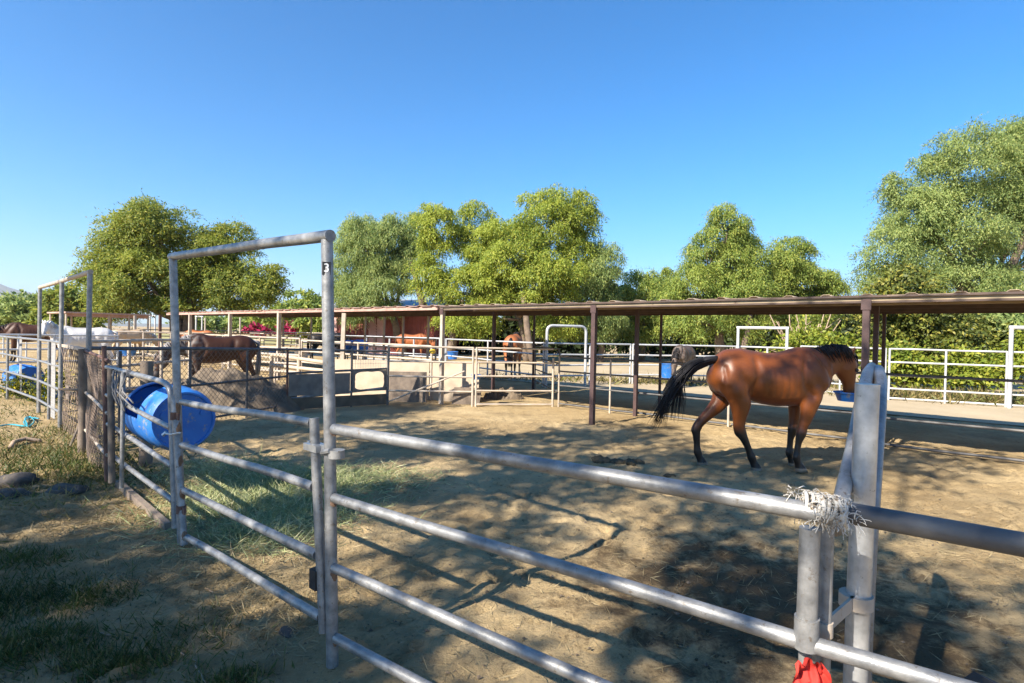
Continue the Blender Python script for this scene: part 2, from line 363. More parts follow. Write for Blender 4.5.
# tall gate frame
t = thing('gate_frame', (PL + PR) / 2, 'tall bare galvanised pipe frame standing over the near gate, number tag on its right post', 'gate frame', 'gate frames')
tl, tr = onpl(173, 259, PL, PR), onpl(327, 240, PL, PR)
pl_ = pipe('post', M['galv'], t, [PL - V((0, 0, .1)), PL.lerp(tl, .5), tl], .030)
pr_ = pipe('post', M['galv'], t, [PR - V((0, 0, .1)), PR.lerp(tr, .5), tr], .030)
dv = (tr - tl).normalized()
pipe('top_bar', M['galv'], t, [tl - dv * .04 + V((0, 0, .02)), tr + dv * .035 + V((0, 0, .02))], .031)
for y in (429, 500, 572, 640):
    q = onpl(331, y, PL, PR); MB().blob(q + V((.020, -.016, 0)), .019, y, .8, 2, (1, 1, 1.5)).build('weld', M['rust'], t)
tt = onpl(326.5, 269, PL, PR)
tocam = (V((0, 0, 0)) - V((tt.x, tt.y, 0))).normalized(); sd = V((-tocam.y, tocam.x, 0))
tg = MB().box(tt + tocam * .032, sd * .021, tocam * .004, V((0, 0, .033))).build('number_tag', M['black'], t)
fc = bpy.data.curves.new('digit', 'FONT'); fc.body = '3'; fc.size = .062; fc.extrude = .001; fc.align_x = 'CENTER'; fc.align_y = 'CENTER'
fo = bpy.data.objects.new('digit_src', fc); COL.objects.link(fo); bpy.context.view_layer.update()
dm = bpy.data.meshes.new_from_object(fo.evaluated_get(bpy.context.evaluated_depsgraph_get())); bpy.data.objects.remove(fo)
dm.materials.clear(); dm.materials.append(M['white'])
dg = bpy.data.objects.new('digit', dm); COL.objects.link(dg); dg.parent = tg
xa, za = -sd, V((0, 0, 1)); ya = tocam
if xa.cross(za).dot(tocam) < 0: xa = -xa
dg.matrix_local = Matrix.Translation(tt + tocam * .0385 - V(t.location)) @ Matrix((xa, za, xa.cross(za))).transposed().to_4x4()

# the gate inside it: slightly in front so it does not run through the posts
nrm = V((PR.y - PL.y, -(PR.x - PL.x), 0)).normalized()
if nrm.y > 0: nrm = -nrm
off = nrm * .02
A, B = PL + off, PR + off
t = gate_ = thing('pipe_gate', (A + B) / 2, 'near galvanised pipe gate of four rails under the tall frame', 'gate')
s1 = [onpl(174, 396, A, B), onpl(184, 545, A, B)]; s2 = [onpl(314, 418, A, B), onpl(324, 632, A, B)]
pipe('stile', M['galv'], t, s1, .028); pipe('stile', M['galv'], t, s2, .025)
for a_, b_ in (((182, 402), (312, 423)), ((182, 445), (314, 487)), ((183, 490), (317, 555)), ((186, 537), (321, 617))):
    pipe('rail', M['galv'], t, [onpl(*a_, A, B), onpl(*b_, A, B)], .0245)
for y in (408, 428, 460, 493, 535):
    q = onpl(179 + (y - 400) * .05, y, A, B); MB().blob(q + nrm * .013 + (B - A).normalized() * .012, .02, y, .8, 2, (.9, .9, 1.9)).build('weld', M['rust'], t)
q = onpl(316, 447, A, B); e = (B - A).normalized()
MB().box(q, e * .066, nrm * .036, V((0, 0, .017))).box(q + e * .075, e * .022, nrm * .008, V((0, 0, .024))).box(q - e * .07, e * .012, nrm * .008, V((0, 0, .022))).build('clamp', M['galv_bright'], t)
MB().box(onpl(318, 578, A, B), e * .032, nrm * .032, V((0, 0, .05))).build('tape', M['rubber'], t)
q1, q2 = onpl(172, 433, A, B), onpl(187, 432, A, B)
MB().tube([q1 + nrm * .05, (q1 + q2) / 2 + nrm * .055 - V((0, 0, .01)), q2 + nrm * .05], .007, 8).tube([q1 + nrm * .05 + V((.012, 0, .012)), q1 + nrm * .055 - V((.012, 0, .012))], .014, 8).build('latch', M['galv_bright'], t)
tag(MB().tube([up(PR, .0) + V((0, 0, onpl(331, 452, PL, PR).z - .02)), up(PR, .0) + V((0, 0, onpl(331, 452, PL, PR).z + .02))], .041, 12).tube([onpl(329, 452, PL, PR) + nrm * .03 - e * .01, onpl(337, 450, PL, PR) + nrm * .035], .015, 8).build('pipe_clamp', M['galv']), 'knobbly grey pipe clamp round the right post of the tall near frame', 'clamp')

# right-hand near panel, to the corner
CN = gp(818, 513, 1.2); CN.z = 0
t = thing('fence_panel', (PR + CN) / 2, 'nearest galvanised fence panel, four long rails from the gate frame to the corner post', 'fence panel', G)
C2 = CN + (CN - PR).normalized() * .02
for a_, b_ in (((334, 429), (836, 516)), ((334, 498), (836, 652)), ((334, 568), (600, 686)), ((336, 638), (425, 686))):
    p, q = onpl(*a_, PR, C2), onpl(*b_, PR, C2)
    if b_[1] > 680: q = p + (q - p) * ((C2 - PR).length * .98 / up(q - p, 0).length)
    pipe('rail', M['galv'], t, [p, p.lerp(q, .33), p.lerp(q, .66), q], .0275 if a_[1] == 429 else .0245)
s_ = [onpl(810, 528, PR, C2), onpl(806, 645, PR, C2)]
pipe('stile', M['galv'], t, [s_[0], s_[1]], .0285, 18)
pipe('collar', M['galv'], t, [onpl(807, 617, PR, C2), onpl(806, 648, PR, C2)], .034, 18)
low = onpl(806, 648, PR, C2); pipe('leg', M['galv'], t, [low + V((.02, .03, .2)), V((low.x + .02, low.y + .03, -.05))], .024)
# second panel to the right of the corner
C3 = gp(1024, 549, 1.2); C3.z = 0; dd_ = (C3 - CN).normalized(); C4 = C3 + dd_ * 1.2
CN2 = CN + dd_ * .06 + V((.0, .05, 0))
t = thing('fence_panel', CN2, 'fence panel leading right from the corner, one thick weathered top rail', 'fence panel', G)
pipe('rail', M['dark_pipe'], t, [up(CN2, 1.205), up(C3 + V((0, .05, 0)), 1.2), up(C4, 1.2)], .031, 16)
lr = onpl(838, 652, PR, C2).z
pipe('rail', M['galv'], t, [up(CN2 - dd_ * .03 - V((0, .05, 0)), lr), up(C3, lr), up(C4, lr)], .0245, 16)
for z in (.52, .2): pipe('rail', M['galv'], t, [up(CN2, z), up(C4, z)], .0245)
st = gx(832, CN.y + .09)
pipe('stile', M['galv'], t, [up(st, 1.17), up(st, -.05)], .021)
# bright corner post
pb = gx(862, 1.93)
t = thing('corner_post', pb, 'stout bright galvanised corner post with scuff marks', 'post')
ptop = at(867.5, 384, 1.93); pbot = at(857, 640, 1.93); dz = (pbot - ptop); pft = ptop + dz * (ptop.z + .08) / -dz.z
pipe('tube', M['galv_bright'], t, [pft, pft.lerp(ptop, .5), ptop], .037, 28)
pm = pft.lerp(ptop, .55); hv_ = (ptop - pft).normalized()
k_ = (pft + dz * 0).lerp(ptop, .62)
bz = at(845, 597, 1.75); kz = at(856, 600, 1.93)
cl = MB().tube([up(kz, kz.z - .022), up(kz, kz.z + .022)], .052, 20).box((up(st, kz.z) + kz) / 2, (kz - up(st, kz.z)) / 2, V((.0, .006, 0)), V((0, 0, .022))).tube([up(st, kz.z - .022), up(st, kz.z + .022)], .026, 14).build('band_clamp', M['tan_pipe'], t)
# bent pipe behind the corner post
tag(MB().tube([at(834, 530, 1.78), at(842, 496, 1.9), at(852, 452, 2.07), at(858.5, 418, 2.2), at(864, 388, 2.4), at(868, 373, 2.6), at(872, 367.5, 2.7), at(878, 370, 2.65), at(881, 380, 2.5), at(879.5, 410, 2.3), at(875, 470, 2.12), at(870, 540, 2.05), at(865, 640, 2.02), V((at(865, 640, 2.02).x, 2.02, -.05))], .025, 16).build('bent_pipe', M['galv'], None, True), 'grey pipe bent into a hooped loop behind the bright corner post', 'pipe')

# frayed twine wrapped on the rail joint
mb = MB(); c0 = onpl(824, 508, PR, C2)
for i in range(330):
    a = random.uniform(0, 6.28); u = random.gauss(0, .035); pr = .032 + random.random() * .016
    base = c0 + e * u + V((0, math.sin(a) * pr, math.cos(a) * pr))
    pts = [base]
    dr = V((random.gauss(0, .5), random.gauss(-.1, .5), random.gauss(.05, .45)))
    for k in range(4):
        dr += V((random.gauss(0, .35), random.gauss(0, .35), random.gauss(-.3, .3)))
        pts.append(pts[-1] + dr.normalized() * random.uniform(.004, .013))
    mb.tube(pts, random.uniform(.0006, .0016), 4)
for i in range(14):
    u = -.05 + i * .0075; ring = []
    for k in range(13):
        a = k / 12 * 6.28; ring.append(c0 + e * (u + .012 * math.sin(a + i)) + V((0, math.sin(a) * .036, math.cos(a) * .036)) )
    mb.tube(ring, .0055, 6)
tag(mb.build('twine_wrap', M['twine'], None, True), 'frayed whitish twine knotted round the rail joint at the corner', 'twine')
# red cloth low on the rail, black rubber at lower right
mb = MB(); rc = onpl(803, 668, PR, C2) + V((0, -.05, -.0))
n_ = 26
vs = [rc + V(((i / n_ - .5) * .125 * (1 - .25 * j / n_), noise.noise(V((i * .16, j * .08, 1))) * .04 + .012 * noise.noise(V((i * .4, j * .15, 3))), (j / n_ - .5) * .11 - abs(i / n_ - .45) * .05 + .02 * noise.noise(V((i * .25, j * .1, 5))))) for j in range(n_ + 1) for i in range(n_ + 1)]
fs = [[j * (n_ + 1) + i, j * (n_ + 1) + i + 1, (j + 1) * (n_ + 1) + i + 1, (j + 1) * (n_ + 1) + i] for j in range(n_) for i in range(n_)]
vb = [p + V((0, .004, 0)) for p in vs]
mb.add(vs, fs); mb.add(vb, [f[::-1] for f in fs])
tag(mb.build('rag', M['red_cloth'], None, True), 'crumpled red rag hanging below the lower rail at the corner', 'rag')
mb = MB(); rp = gp(985, 676, .25)
mb.add([rp + V(p) for p in ((-.16, -.1, -.25), (.2, -.14, -.25), (.24, .12, -.25), (-.12, .14, -.25), (-.12, -.06, -.1), (.15, -.09, -.08), (.17, .06, -.09), (.0, .06, -.015), (-.09, .08, -.1))],
       [[0, 1, 5, 4], [1, 2, 6, 5], [2, 3, 8, 7, 6], [3, 0, 4, 8], [4, 5, 6, 7, 8], [3, 2, 1, 0]])
tag(mb.build('rubber_scrap', M['rubber'], None), 'folded scrap of black rubber on the ground inside the right corner', 'scrap')

# left-hand panel between gate frame and mesh panel
PB = gp(107, 483); t = thing('fence_panel', (PL + PB) / 2, 'galvanised fence panel with a rounded top corner, in front of the cut blue barrel', 'fence panel', G)
oL = nrm * .0
a0, a1 = onpl(107, 367, PB, PL), onpl(160, 381, PB, PL); c_ = onpl(171, 384, PB, PL); a2 = onpl(171, 396, PB, PL); a3 = onpl(175, 528, PB, PL)
pipe('frame', M['galv'], t, [a0] + arc(a1, a2, c_) + [a3], .0245)
for q1, q2 in (((107, 395), (171, 428)), ((108, 424), (172, 466)), ((110, 454), (173, 501))):
    pipe('rail', M['galv'], t, [onpl(*q1, PB, PL), onpl(*q2, PB, PL)], .0225)
pipe('upright', M['wood'], t, [onpl(116, 369, PB, PL) + nrm * .045, onpl(117, 482, PB, PL) + nrm * .045], .032)
pipe('upright', M['galv'], t, [onpl(129, 372, PB, PL) + nrm * .045, onpl(127, 487, PB, PL) + nrm * .045], .02)
mb = MB()
for k in range(9):
    x0 = random.uniform(114, 132); x1 = random.uniform(116, 142)
    p = onpl(x0, 368 + (x0 - 107) * .26, PB, PL) + nrm * .03; q = onpl(x1, random.uniform(395, 412), PB, PL) + nrm * .05
    mb.tube([p, p.lerp(q, .5) - V((0, 0, .04)) + nrm * .03, q], .008, 6)
for k in range(6):
    p = onpl(128 + k * .8, 368 + (21 + k) * .26, PB, PL); ring = [p + V((0, math.sin(a) * .034, math.cos(a) * .034)) for a in [i / 8 * 6.28 for i in range(9)]]
    mb.tube(ring, .008, 6)
tag(mb.build('rope', M['rope'], None, True), 'dark rope lashed round the rail above the cut blue barrel', 'rope')
# mesh panel further along
PW = gp(85, 452)
def chain(mb, A_, B_, z0, z1, pitch, r, sag=0., seed=0):
    """diamond wire netting between two ground points"""
    L = (B_ - A_).length; d = (B_ - A_) / L; n = V((d.y, -d.x, 0))
    def P(u, z): return V((A_.x + d.x * u, A_.y + d.y * u, z)) + n * sag * noise.noise(V((u * 1.3 + seed, z * 1.9, seed)))
    H = z1 - z0; k = -int(H / pitch) - 1
    while k * pitch < L:
        for sg in (1, -1):
            u0 = k * pitch; pts = []
            m_ = max(6, int(H / .12))
            for i in range(m_ + 1):
                h = H * i / m_; u = u0 + h if sg > 0 else u0 + H - h
                if -.001 <= u <= L: pts.append(P(u, z0 + h))
            if len(pts) > 1: mb.tube(pts, r, 4, False)
        k += 1
t = thing('mesh_fence', (PB + PW) / 2, 'sagging rusty wire mesh panel between the brown post and the weathered wooden post', 'fence panel')
pipe('post', M['rusty'], t, [PB - V((0, 0, .05)), onpl(104, 346, PB, PL)], .024)
mb = MB(); chain(mb, PB, PW, .03, 1.33, .07, .0032, .07, 4); mb.build('netting', M['mesh'], t)
pipe('top_rail', M['rusty'], t, [up(PB, 1.32), up(PW, 1.36)], .02)
pipe('rail', M['tan_pipe'], t, [up(PB, .75), up(PW, .8)], .018); pipe('rail', M['tan_pipe'], t, [up(PB, .3), up(PW, .3)], .018)
for i, q in enumerate(((82, 452), (91, 454))):
    p = gp(*q); mb = MB(); mb.tube([p - V((0, 0, .1)), p + V((.01, 0, .7)), p + V((-.015, .01, 1.38 - .1 * i))], [.055, .05, .05], 9)
    tag(mb.build('wooden_post', M['wood'], None, 50), ['thicker weathered wooden post left of the mesh panel', 'weathered wooden post holding the sagging mesh'][i], 'post')
pq = gp(123, 478) + V((-.1, .55, 0)); tag(MB().tube([pq - V((0, 0, .1)), pq + V((0, 0, 1.28))], [.075, .07], 10).build('wooden_post', M['wood']), 'short thick grey wooden post behind the left panel, beside the blue barrel', 'post')
for z_ in (.30, 1.0):
    q_ = A.lerp(s1[0], 1); q_ = V((s1[1].x + (s1[0].x - s1[1].x) * z_ / s1[0].z, s1[1].y + (s1[0].y - s1[1].y) * z_ / s1[0].z, z_))
    MB().tube([q_ - V((0, 0, .03)), q_ + V((0, 0, .03))], .036, 14).box(q_ + e * .05, e * .035, nrm * .006, V((0, 0, .026))).build('hinge', M['rusty'], gate_)
# timber sill under the left panel
tag(MB().bar(gp(118, 487) + V((0, 0, .03)), gp(168, 532) + V((0, 0, .03)), .05, .09).build('timber_sill', M['wood']), 'half buried timber edging board below the left panel', 'board')
tag(MB().tube([PR + V((-.35, .3, .0)), PR + V((-.34, .3, .02))], .05, 10).build('flat_stone', M['stone']), 'small flat dark stone by the near gate', 'stone')

# cut blue barrel, lashed behind the left panel
bd = (V((PL.x, PL.y, 0)) - V((PB.x, PB.y, 0))).normalized(); inn = -nrm
bc0 = onpl(118, 412, PB, PL) + inn * .32; bc1 = bc0 + bd * 1.0
t = thing('barrel', up((bc0 + bc1) / 2, 0), 'big blue plastic barrel cut open as a feeder, lashed sideways to the left panel', 'barrel', 'blue barrels')
def barrel_shell(c0, c1, r, cut=None, n=40, m_=26):
    mb = MB(); ax = (c1 - c0); L = ax.length; ax.normalize(); u = V((0, 0, 1)); u = (u - ax * u.dot(ax)).normalized(); w_ = ax.cross(u)
    def rad(s): return r * (1 - .10 * (max(0, abs(s - .5) - .42) / .08) ** 2) + (.012 if abs(s - .3) < .025 or abs(s - .7) < .025 else 0)
    vs = []
    for layer in (0, .012):
        for i in range(m_ + 1):
            s = i / m_
            for j in range(n):
                a = 2 * math.pi * j / n
                vs.append(c0 + ax * L * s + (u * math.cos(a) + w_ * math.sin(a)) * (rad(s) - layer))
    fs = []
    lay = (m_ + 1) * n
    def solid(i, j):
        if i < 0 or i >= m_: return True
        if not cut: return True
        s0, s1, j0, j1 = cut; jj = (j % n)
        return not (s0 <= i < s1 and (j0 <= jj < j1 if j0 < j1 else (jj >= j0 or jj < j1)))
    for i in range(m_):
        for j in range(n):
            q = [i * n + j, i * n + (j + 1) % n, (i + 1) * n + (j + 1) % n, (i + 1) * n + j]
            if solid(i, j):
                fs.append(q[::-1]); fs.append([k + lay for k in q])
                for (di, dj, ea, eb) in ((-1, 0, 0, 1), (1, 0, 2, 3), (0, 1, 1, 2), (0, -1, 3, 0)):
                    if not solid(i + di, j + dj): fs.append([q[ea], q[eb], q[eb] + lay, q[ea] + lay])
    mb.add(vs, fs); return mb, ax, u, w_, rad
mb, ax, u_, w_, rad = barrel_shell(bc0, bc1, .30, (4, 18, 38, 10))
mb.build('shell', M['blue'], t, 50)
for (c, s_, sg) in ((bc0, 0., 1), (bc1, 1., -1)):
    mb = MB(); rr = rad(s_); n = 40; vs = []
    for (k, dq) in ((1.0, 0), (.94, 0), (.92, .018), (.5, .022), (.0, .022)):
        for j in range(n):
            a = 2 * math.pi * j / n; vs.append(c + ax * dq * sg + (u_ * math.cos(a) + w_ * math.sin(a)) * rr * max(k, .001))
    mb.add(vs, [[i * n + j, i * n + (j + 1) % n, (i + 1) * n + (j + 1) % n, (i + 1) * n + j] for i in range(4) for j in range(n)])
    ed_ = mb.build('end_disc', M['blue'], t, 50)
    for dx_ in (-.17, .17):
        q = c + ax * .012 * sg + w_ * dx_ + u_ * .06; MB().tube([q + ax * .02 * sg, q - ax * .004 * sg], .03, 14).build('bung', M['blue'], ed_)

# ------------------------------------------------------------------ fence helper for the other pens
def panel(label, A_, B_, zs, posts, r=.022, m='galv_far', group=None, name='fence_panel', cat='fence panel', pr=None, top=None, pm=None, brace=False, zB=None, roundtop=False):
    o = thing(name, (A_ + B_) / 2, label, cat, group); L = (B_ - A_).length; d = (B_ - A_).normalized()
    zB = zB or zs
    for i, (z, z2) in enumerate(zip(zs, zB)):
        if i == 0 and roundtop:
            rr = .14
            pts = arc(up(A_, z - rr), up(A_ + d * rr, z), up(A_, z)) + arc(up(B_ - d * rr, z2), up(B_, z2 - rr), up(B_, z2))
            pipe('frame', M[m], o, [up(A_, -.03)] + pts + [up(B_, -.03)], r)
        else: pipe('rail', M[m], o, [up(A_, z), up(B_, z2)], r, 10)
    for tq in posts:
        p = A_.lerp(B_, tq); z = zs[0] + (zB[0] - zs[0]) * tq
        pipe('post', M[pm or m], o, [up(p, -.05), up(p, (top or z) + .02)], pr or r * 1.1, 10)
    if brace: pipe('brace', M[m], o, [up(A_, .08), up(A_.lerp(B_, .9), zs[0] * .6)], r * .9, 10)
    return o

# back fence of the near pen: mesh, then rubber mats
BW, BM, BE = gx(87, 7.9), gx(288, 11.9), gx(388, 13.2)
t = thing('mesh_fence', (BW + BM) / 2, 'dark pipe fence hung with diamond wire mesh, in front of the brown feeding horse', 'fence panel')
pipe('top_rail', M['dark_pipe'], t, [up(BW, 1.38), up(BM, 1.28)], .028); pipe('mid_rail', M['dark_pipe'], t, [up(BW, .72), up(BM, .72)], .022); pipe('bottom_rail', M['dark_pipe'], t, [up(BW, .12), up(BM, .12)], .02)
for px in (88, 120, 190, 247):
    q = onpl(px, 380, BW, BM); pipe('post', M['dark_pipe'], t, [up(q, -.05), up(q, 1.33)], .022)
mb = MB(); chain(mb, BW + V((.02, -.035, 0)), BM + V((.02, -.035, 0)), .06, 1.3, .1, .0032, .02); mb.build('netting', M['mesh'], t)
t = thing('mat_fence', (BM + BE) / 2, 'dark pipe fence clad with black rubber mats, one mat with a torn hole', 'fence panel')
pipe('top_rail', M['dark_pipe'], t, [up(BM, 1.28), up(BE, 1.24)], .026); pipe('mid_rail', M['dark_pipe'], t, [up(BM, .78), up(BE, .84)], .024); pipe('low_rail', M['galv'], t, [up(BM, .24), up(BE, .40)], .026)
for i, tq in enumerate((0., .62, 1.)):
    p = BM.lerp(BE, tq); pipe('post', M[('rusty', 'dark_pipe', 'tan_pipe')[i]], t, [up(p, -.05), up(p, 1.3)], .024)
def matsheet(t0, t1, z0, z1, hole=None, name='rubber_mat', m='mat', A_=BM, B_=BE, par=None, th=.014, off=V((0, -.05, 0))):
    """board with an optional ragged hole: rings between outline and hole"""
    mb = MB(); L = (B_ - A_).length; d = (B_ - A_) / L; n = V((d.y, -d.x, 0)).normalized()
    if n.y > 0: n = -n
    K_ = 48; outer = []; inner = []
    u0, u1 = t0 * L, t1 * L; cu, cz = (u0 + u1) / 2, (z0 + z1) / 2
    for k in range(K_):
        a = 2 * math.pi * k / K_; cx, sz = math.cos(a), math.sin(a)
        s = 1 / max(abs(cx), abs(sz)); outer.append((cu + cx * s * (u1 - u0) / 2, cz + sz * s * (z1 - z0) / 2))
        if hole:
            s2 = (abs(cx) ** 5 + abs(sz) ** 5) ** (-1 / 5) * (1 + .07 * noise.noise(V((cx * 3, sz * 3, 7)))) * hole
            inner.append((cu + cx * s2 * (u1 - u0) / 2, cz + sz * s2 * (z1 - z0) / 2))
    def P(uz, o_): return V((A_.x + d.x * uz[0], A_.y + d.y * uz[0], uz[1])) + n * (o_ + .02)
    vs = [P(q, 0) for q in outer] + [P(q, th) for q in outer]
    if hole:
        vs += [P(q, 0) for q in inner] + [P(q, th) for q in inner]
        fs = []
        for k in range(K_):
            j = (k + 1) % K_
            fs += [[K_ + k, K_ + j, 3 * K_ + j, 3 * K_ + k], [k, 2 * K_ + k, 2 * K_ + j, j], [k, j, K_ + j, K_ + k], [2 * K_ + k, 3 * K_ + k, 3 * K_ + j, 2 * K_ + j]]
    else:
        fs = [list(range(K_, 2 * K_)), list(range(K_))[::-1]] + [[k, (k + 1) % K_, K_ + (k + 1) % K_, K_ + k] for k in range(K_)]
    mb.add(vs, fs); return mb.build(name, M[m], par, False)
matsheet(.01, .60, .30, .76, None, par=t); x = matsheet(.625, .985, .34, .81, .86, par=t); x['label'] = 'rubber mat with a big torn hole'
matsheet(.01, .985, .02, .26, None, par=t, m='dirt_pile', name='kick_board')
# wire grid above the mats
mb = MB()
for k in range(14):
    q = BM.lerp(BE, .63 + k * .027); mb.tube([up(q, .86), up(q, 1.24)], .0035, 4)
for z in (.96, 1.05, 1.14): mb.tube([up(BM.lerp(BE, .63), z), up(BE, z)], .0035, 4)
mb.build('wire_grid', M['mesh_grey'], t)

# front panels of the pen behind: two joined panels with rounded ends
P1, P2, P3 = gx(389, 13.1), gx(475, 13.2), gx(554, 13.5)
panel('weathered pipe panel with a diagonal brace, right of the torn rubber mat', P1, P2 - V((.03, 0, 0)), (1.36, 1.02, .68, .34), (1.,), .022, 'tan_pipe', G, brace=True, roundtop=False, pm='tan_pipe', pr=.026)
o = panel('weathered pipe panel with a rounded corner, nearest the bay horse seen from behind', P2 + V((.05, 0, 0)), P3, (1.36, 1.03, .71, .37, .05), (0., ), .022, 'tan_pipe', G, pm='tan_pipe')
pipe('end_post', M['tan_pipe'], o, arc(up(P3, 1.15), up(P3 + V((.0, 0, 0)), -.05), up(P3, .9)), .026)
pipe('post', M['dark_pipe'], thing('pipe_post', P1, 'upright pipe post at the left end of the braced panel', 'post'), [up(P1, -.05), up(P1, 1.38)], .026)
# pale plywood kick walls behind them
W1, W2, W3 = gx(326, 14.5), gx(430, 14.3), gx(480, 14.0)
for i, (a_, b_, lab) in enumerate(((W1, W2, 'pale sunlit plywood wall, the left and longer board of the low wall'), (W2 + V((.03, 0, 0)), W3, 'pale sunlit plywood wall, the right and shorter board of the low wall'))):
    d = (b_ - a_).normalized(); n = V((d.y, -d.x, 0))
    tag(MB().box((a_ + b_) / 2 + V((0, 0, .47)), (b_ - a_) / 2, n * .02, V((0, 0, .5))).build('plywood_wall', M['ply']), lab, 'low wall', 'plywood kick walls')
d = gx(440, 14.4); 
tag(MB().box(gx(409, 13.85) + V((0, 0, .36)), V((.45, .0, 0)), V((0, .02, 0)), V((0, 0, .37))).build('board', M['wood']), 'tall dark weathered board propped before the pale plywood wall', 'board')
tag(MB().box(gx(468, 13.6) + V((0, 0, .19)), V((.33, .0, 0)), V((0, .02, 0)), V((.03, 0, .21))).build('board', M['wood']), 'low dark board in the corner behind the braced pipe panel', 'board')
def mound(c, sx, sy, h, seed):
    mb = MB(); n_ = 70; vs = []
    for j in range(n_ + 1):
        for i in range(n_ + 1):
            u, v_ = i / n_ * 2 - 1, j / n_ * 2 - 1; q = V((u * sx * 2.2, v_ * sy * 2.2, seed))
            k = max(0, 1 - (u * u + v_ * v_) * (1 + .35 * noise.noise(V((u * 1.5, v_ * 1.5, seed)))))
            z = h * k ** .75 * (1 + .3 * noise.noise(q)) + (k > 0) * min(1, k * 4) * (noise.noise(q * 3) * .09 + noise.noise(q * 7) * .05 + abs(noise.noise(q * 15)) * .045)
            vs.append(V((c.x + u * sx, c.y + v_ * sy, z - .04)))
    mb.add(vs, [[j * (n_ + 1) + i, j * (n_ + 1) + i + 1, (j + 1) * (n_ + 1) + i + 1, (j + 1) * (n_ + 1) + i] for j in range(n_) for i in range(n_)]); return mb
tag(mound(gx(505, 14.9), .55, .4, .28, 3).build('dirt_mound', M['dirt_pile'], None, True), 'low heap of trodden dirt behind the rounded pipe panel', 'dirt heap')
tag(mound(gx(222, 12.0), 1.75, .8, .82, 5).build('dirt_mound', M['dirt_pile'], None, True), 'tall grey dirt heap behind the mesh, before the brown feeding horse', 'dirt heap')

# ------------------------------------------------------------------ shelters
S0, S1 = gx(441, 13.6), gx(1024, 6.72)
sdv = (S1 - S0).normalized(); sn = V((-sdv.y, sdv.x, 0))     # along the eave, and backwards
if sn.y < 0: sn = -sn
def on_row(px, back):                                           # ground point of column px on the row 'back' metres behind the eave
    d = ray(px, 334); n2 = sn
    k = ((S0 + sn * back) - EYE).dot(n2) / V((d.x, d.y, 0)).dot(n2); return V((d.x * k, d.y * k, 0))
def roof(par, L0, L1, D, z0, z1, m, pitch=.5):
    A_ = S0 + sdv * L0; Ln = L1 - L0; mb = MB(); prof = []
    u = 0.
    while u < Ln:
        prof += [(u, 0), (u + pitch * .34, 0.0), (u + pitch * .42, .024), (u + pitch * .58, .024), (u + pitch * .66, 0.0)]; u += pitch
    prof.append((Ln, 0))
    rows = []
    for j in range(4):
        bk = -.05 + (D + .2) * j / 3; z = z0 + (z1 - z0) * (bk / D)
        rows.append([A_ + sdv * u_ + sn * (bk + .05 * noise.noise(V((int(u_ / 1.0) * 1.7, 0, 0)))) + V((0, 0, z + h + .012 * noise.noise(V((u_ * .5, bk, 0))))) for u_, h in prof])
    k = len(prof); vs = [p for r_ in rows for p in r_]; vs2 = [p + V((0, 0, .006)) for p in vs]
    fs = [[j * k + i, j * k + i + 1, (j + 1) * k + i + 1, (j + 1) * k + i] for j in range(3) for i in range(k - 1)]
    o = len(vs)
    mb.add(vs + vs2, [f[::-1] for f in fs] + [[i + o for i in f] for f in fs] + [[i, i + 1, i + 1 + o, i + o] for i in range(k - 1)])
    return mb.build('roof', M[m], par, False)
D_ = 4.3; EZ, BZ = 2.32, 2.32
Lr = 16.0
t = thing('shelter', S0 + sdv * 5, 'long open shelter with brown posts and dark corrugated roof, above the big bay horse', 'shelter', 'open horse shelters')
rf = roof(t, 0, Lr, D_, EZ, BZ, 'roof')
for i, bk in enumerate((.0, 1.1, 2.2, 3.3, 4.3)):
    z = EZ + (BZ - EZ) * bk / D_ - .04
    MB().bar(S0 + sn * bk + V((0, 0, z)), S0 + sdv * Lr + sn * bk + V((0, 0, z)), .05, .055).build('purlin', M['purlin_tan' if i < 2 else 'beam'], rf, False)
    if i == 0:
        MB().bar(S0 - sn * .004 + V((0, 0, z - .042)), S0 + sdv * Lr - sn * .004 + V((0, 0, z - .042)), .06, .028).bar(S0 - sn * .062 + V((0, 0, EZ - .012)), S0 + sdv * Lr - sn * .062 + V((0, 0, EZ - .004)), .008, .03).build('edge_angle', M['beam'], rf, False)
fp = [S0 + sdv * .05, on_row(594, 0), on_row(866, 0), S0 + sdv * 13.2]
for i, p in enumerate(fp):
    pst = MB().box(up(p, 1.12) + V((0, 0, 0)), sdv * .042, sn * .042, V((0, 0, 1.16))).build('post', M['tan_pipe' if i == 0 else 'brown_paint'], t, False)
    MB().box(up(p, 2.2) - sn * .047, sdv * .06, sn * .004, V((0, 0, .07))).build('bracket', M['brown_paint'], pst, False)
for px in (534, 661, 884):
    p = on_row(px, D_); pipe('post', M['brown_paint'], t, [up(p, -.05), up(p, 2.28)], .036, 8)
for px in (494, 637, 876):
    p = on_row(px, 1.75); MB().box(up(p, 1.12), sdv * .036, sn * .036, V((0, 0, 1.15))).build('post', M['brown_paint'], t, False)
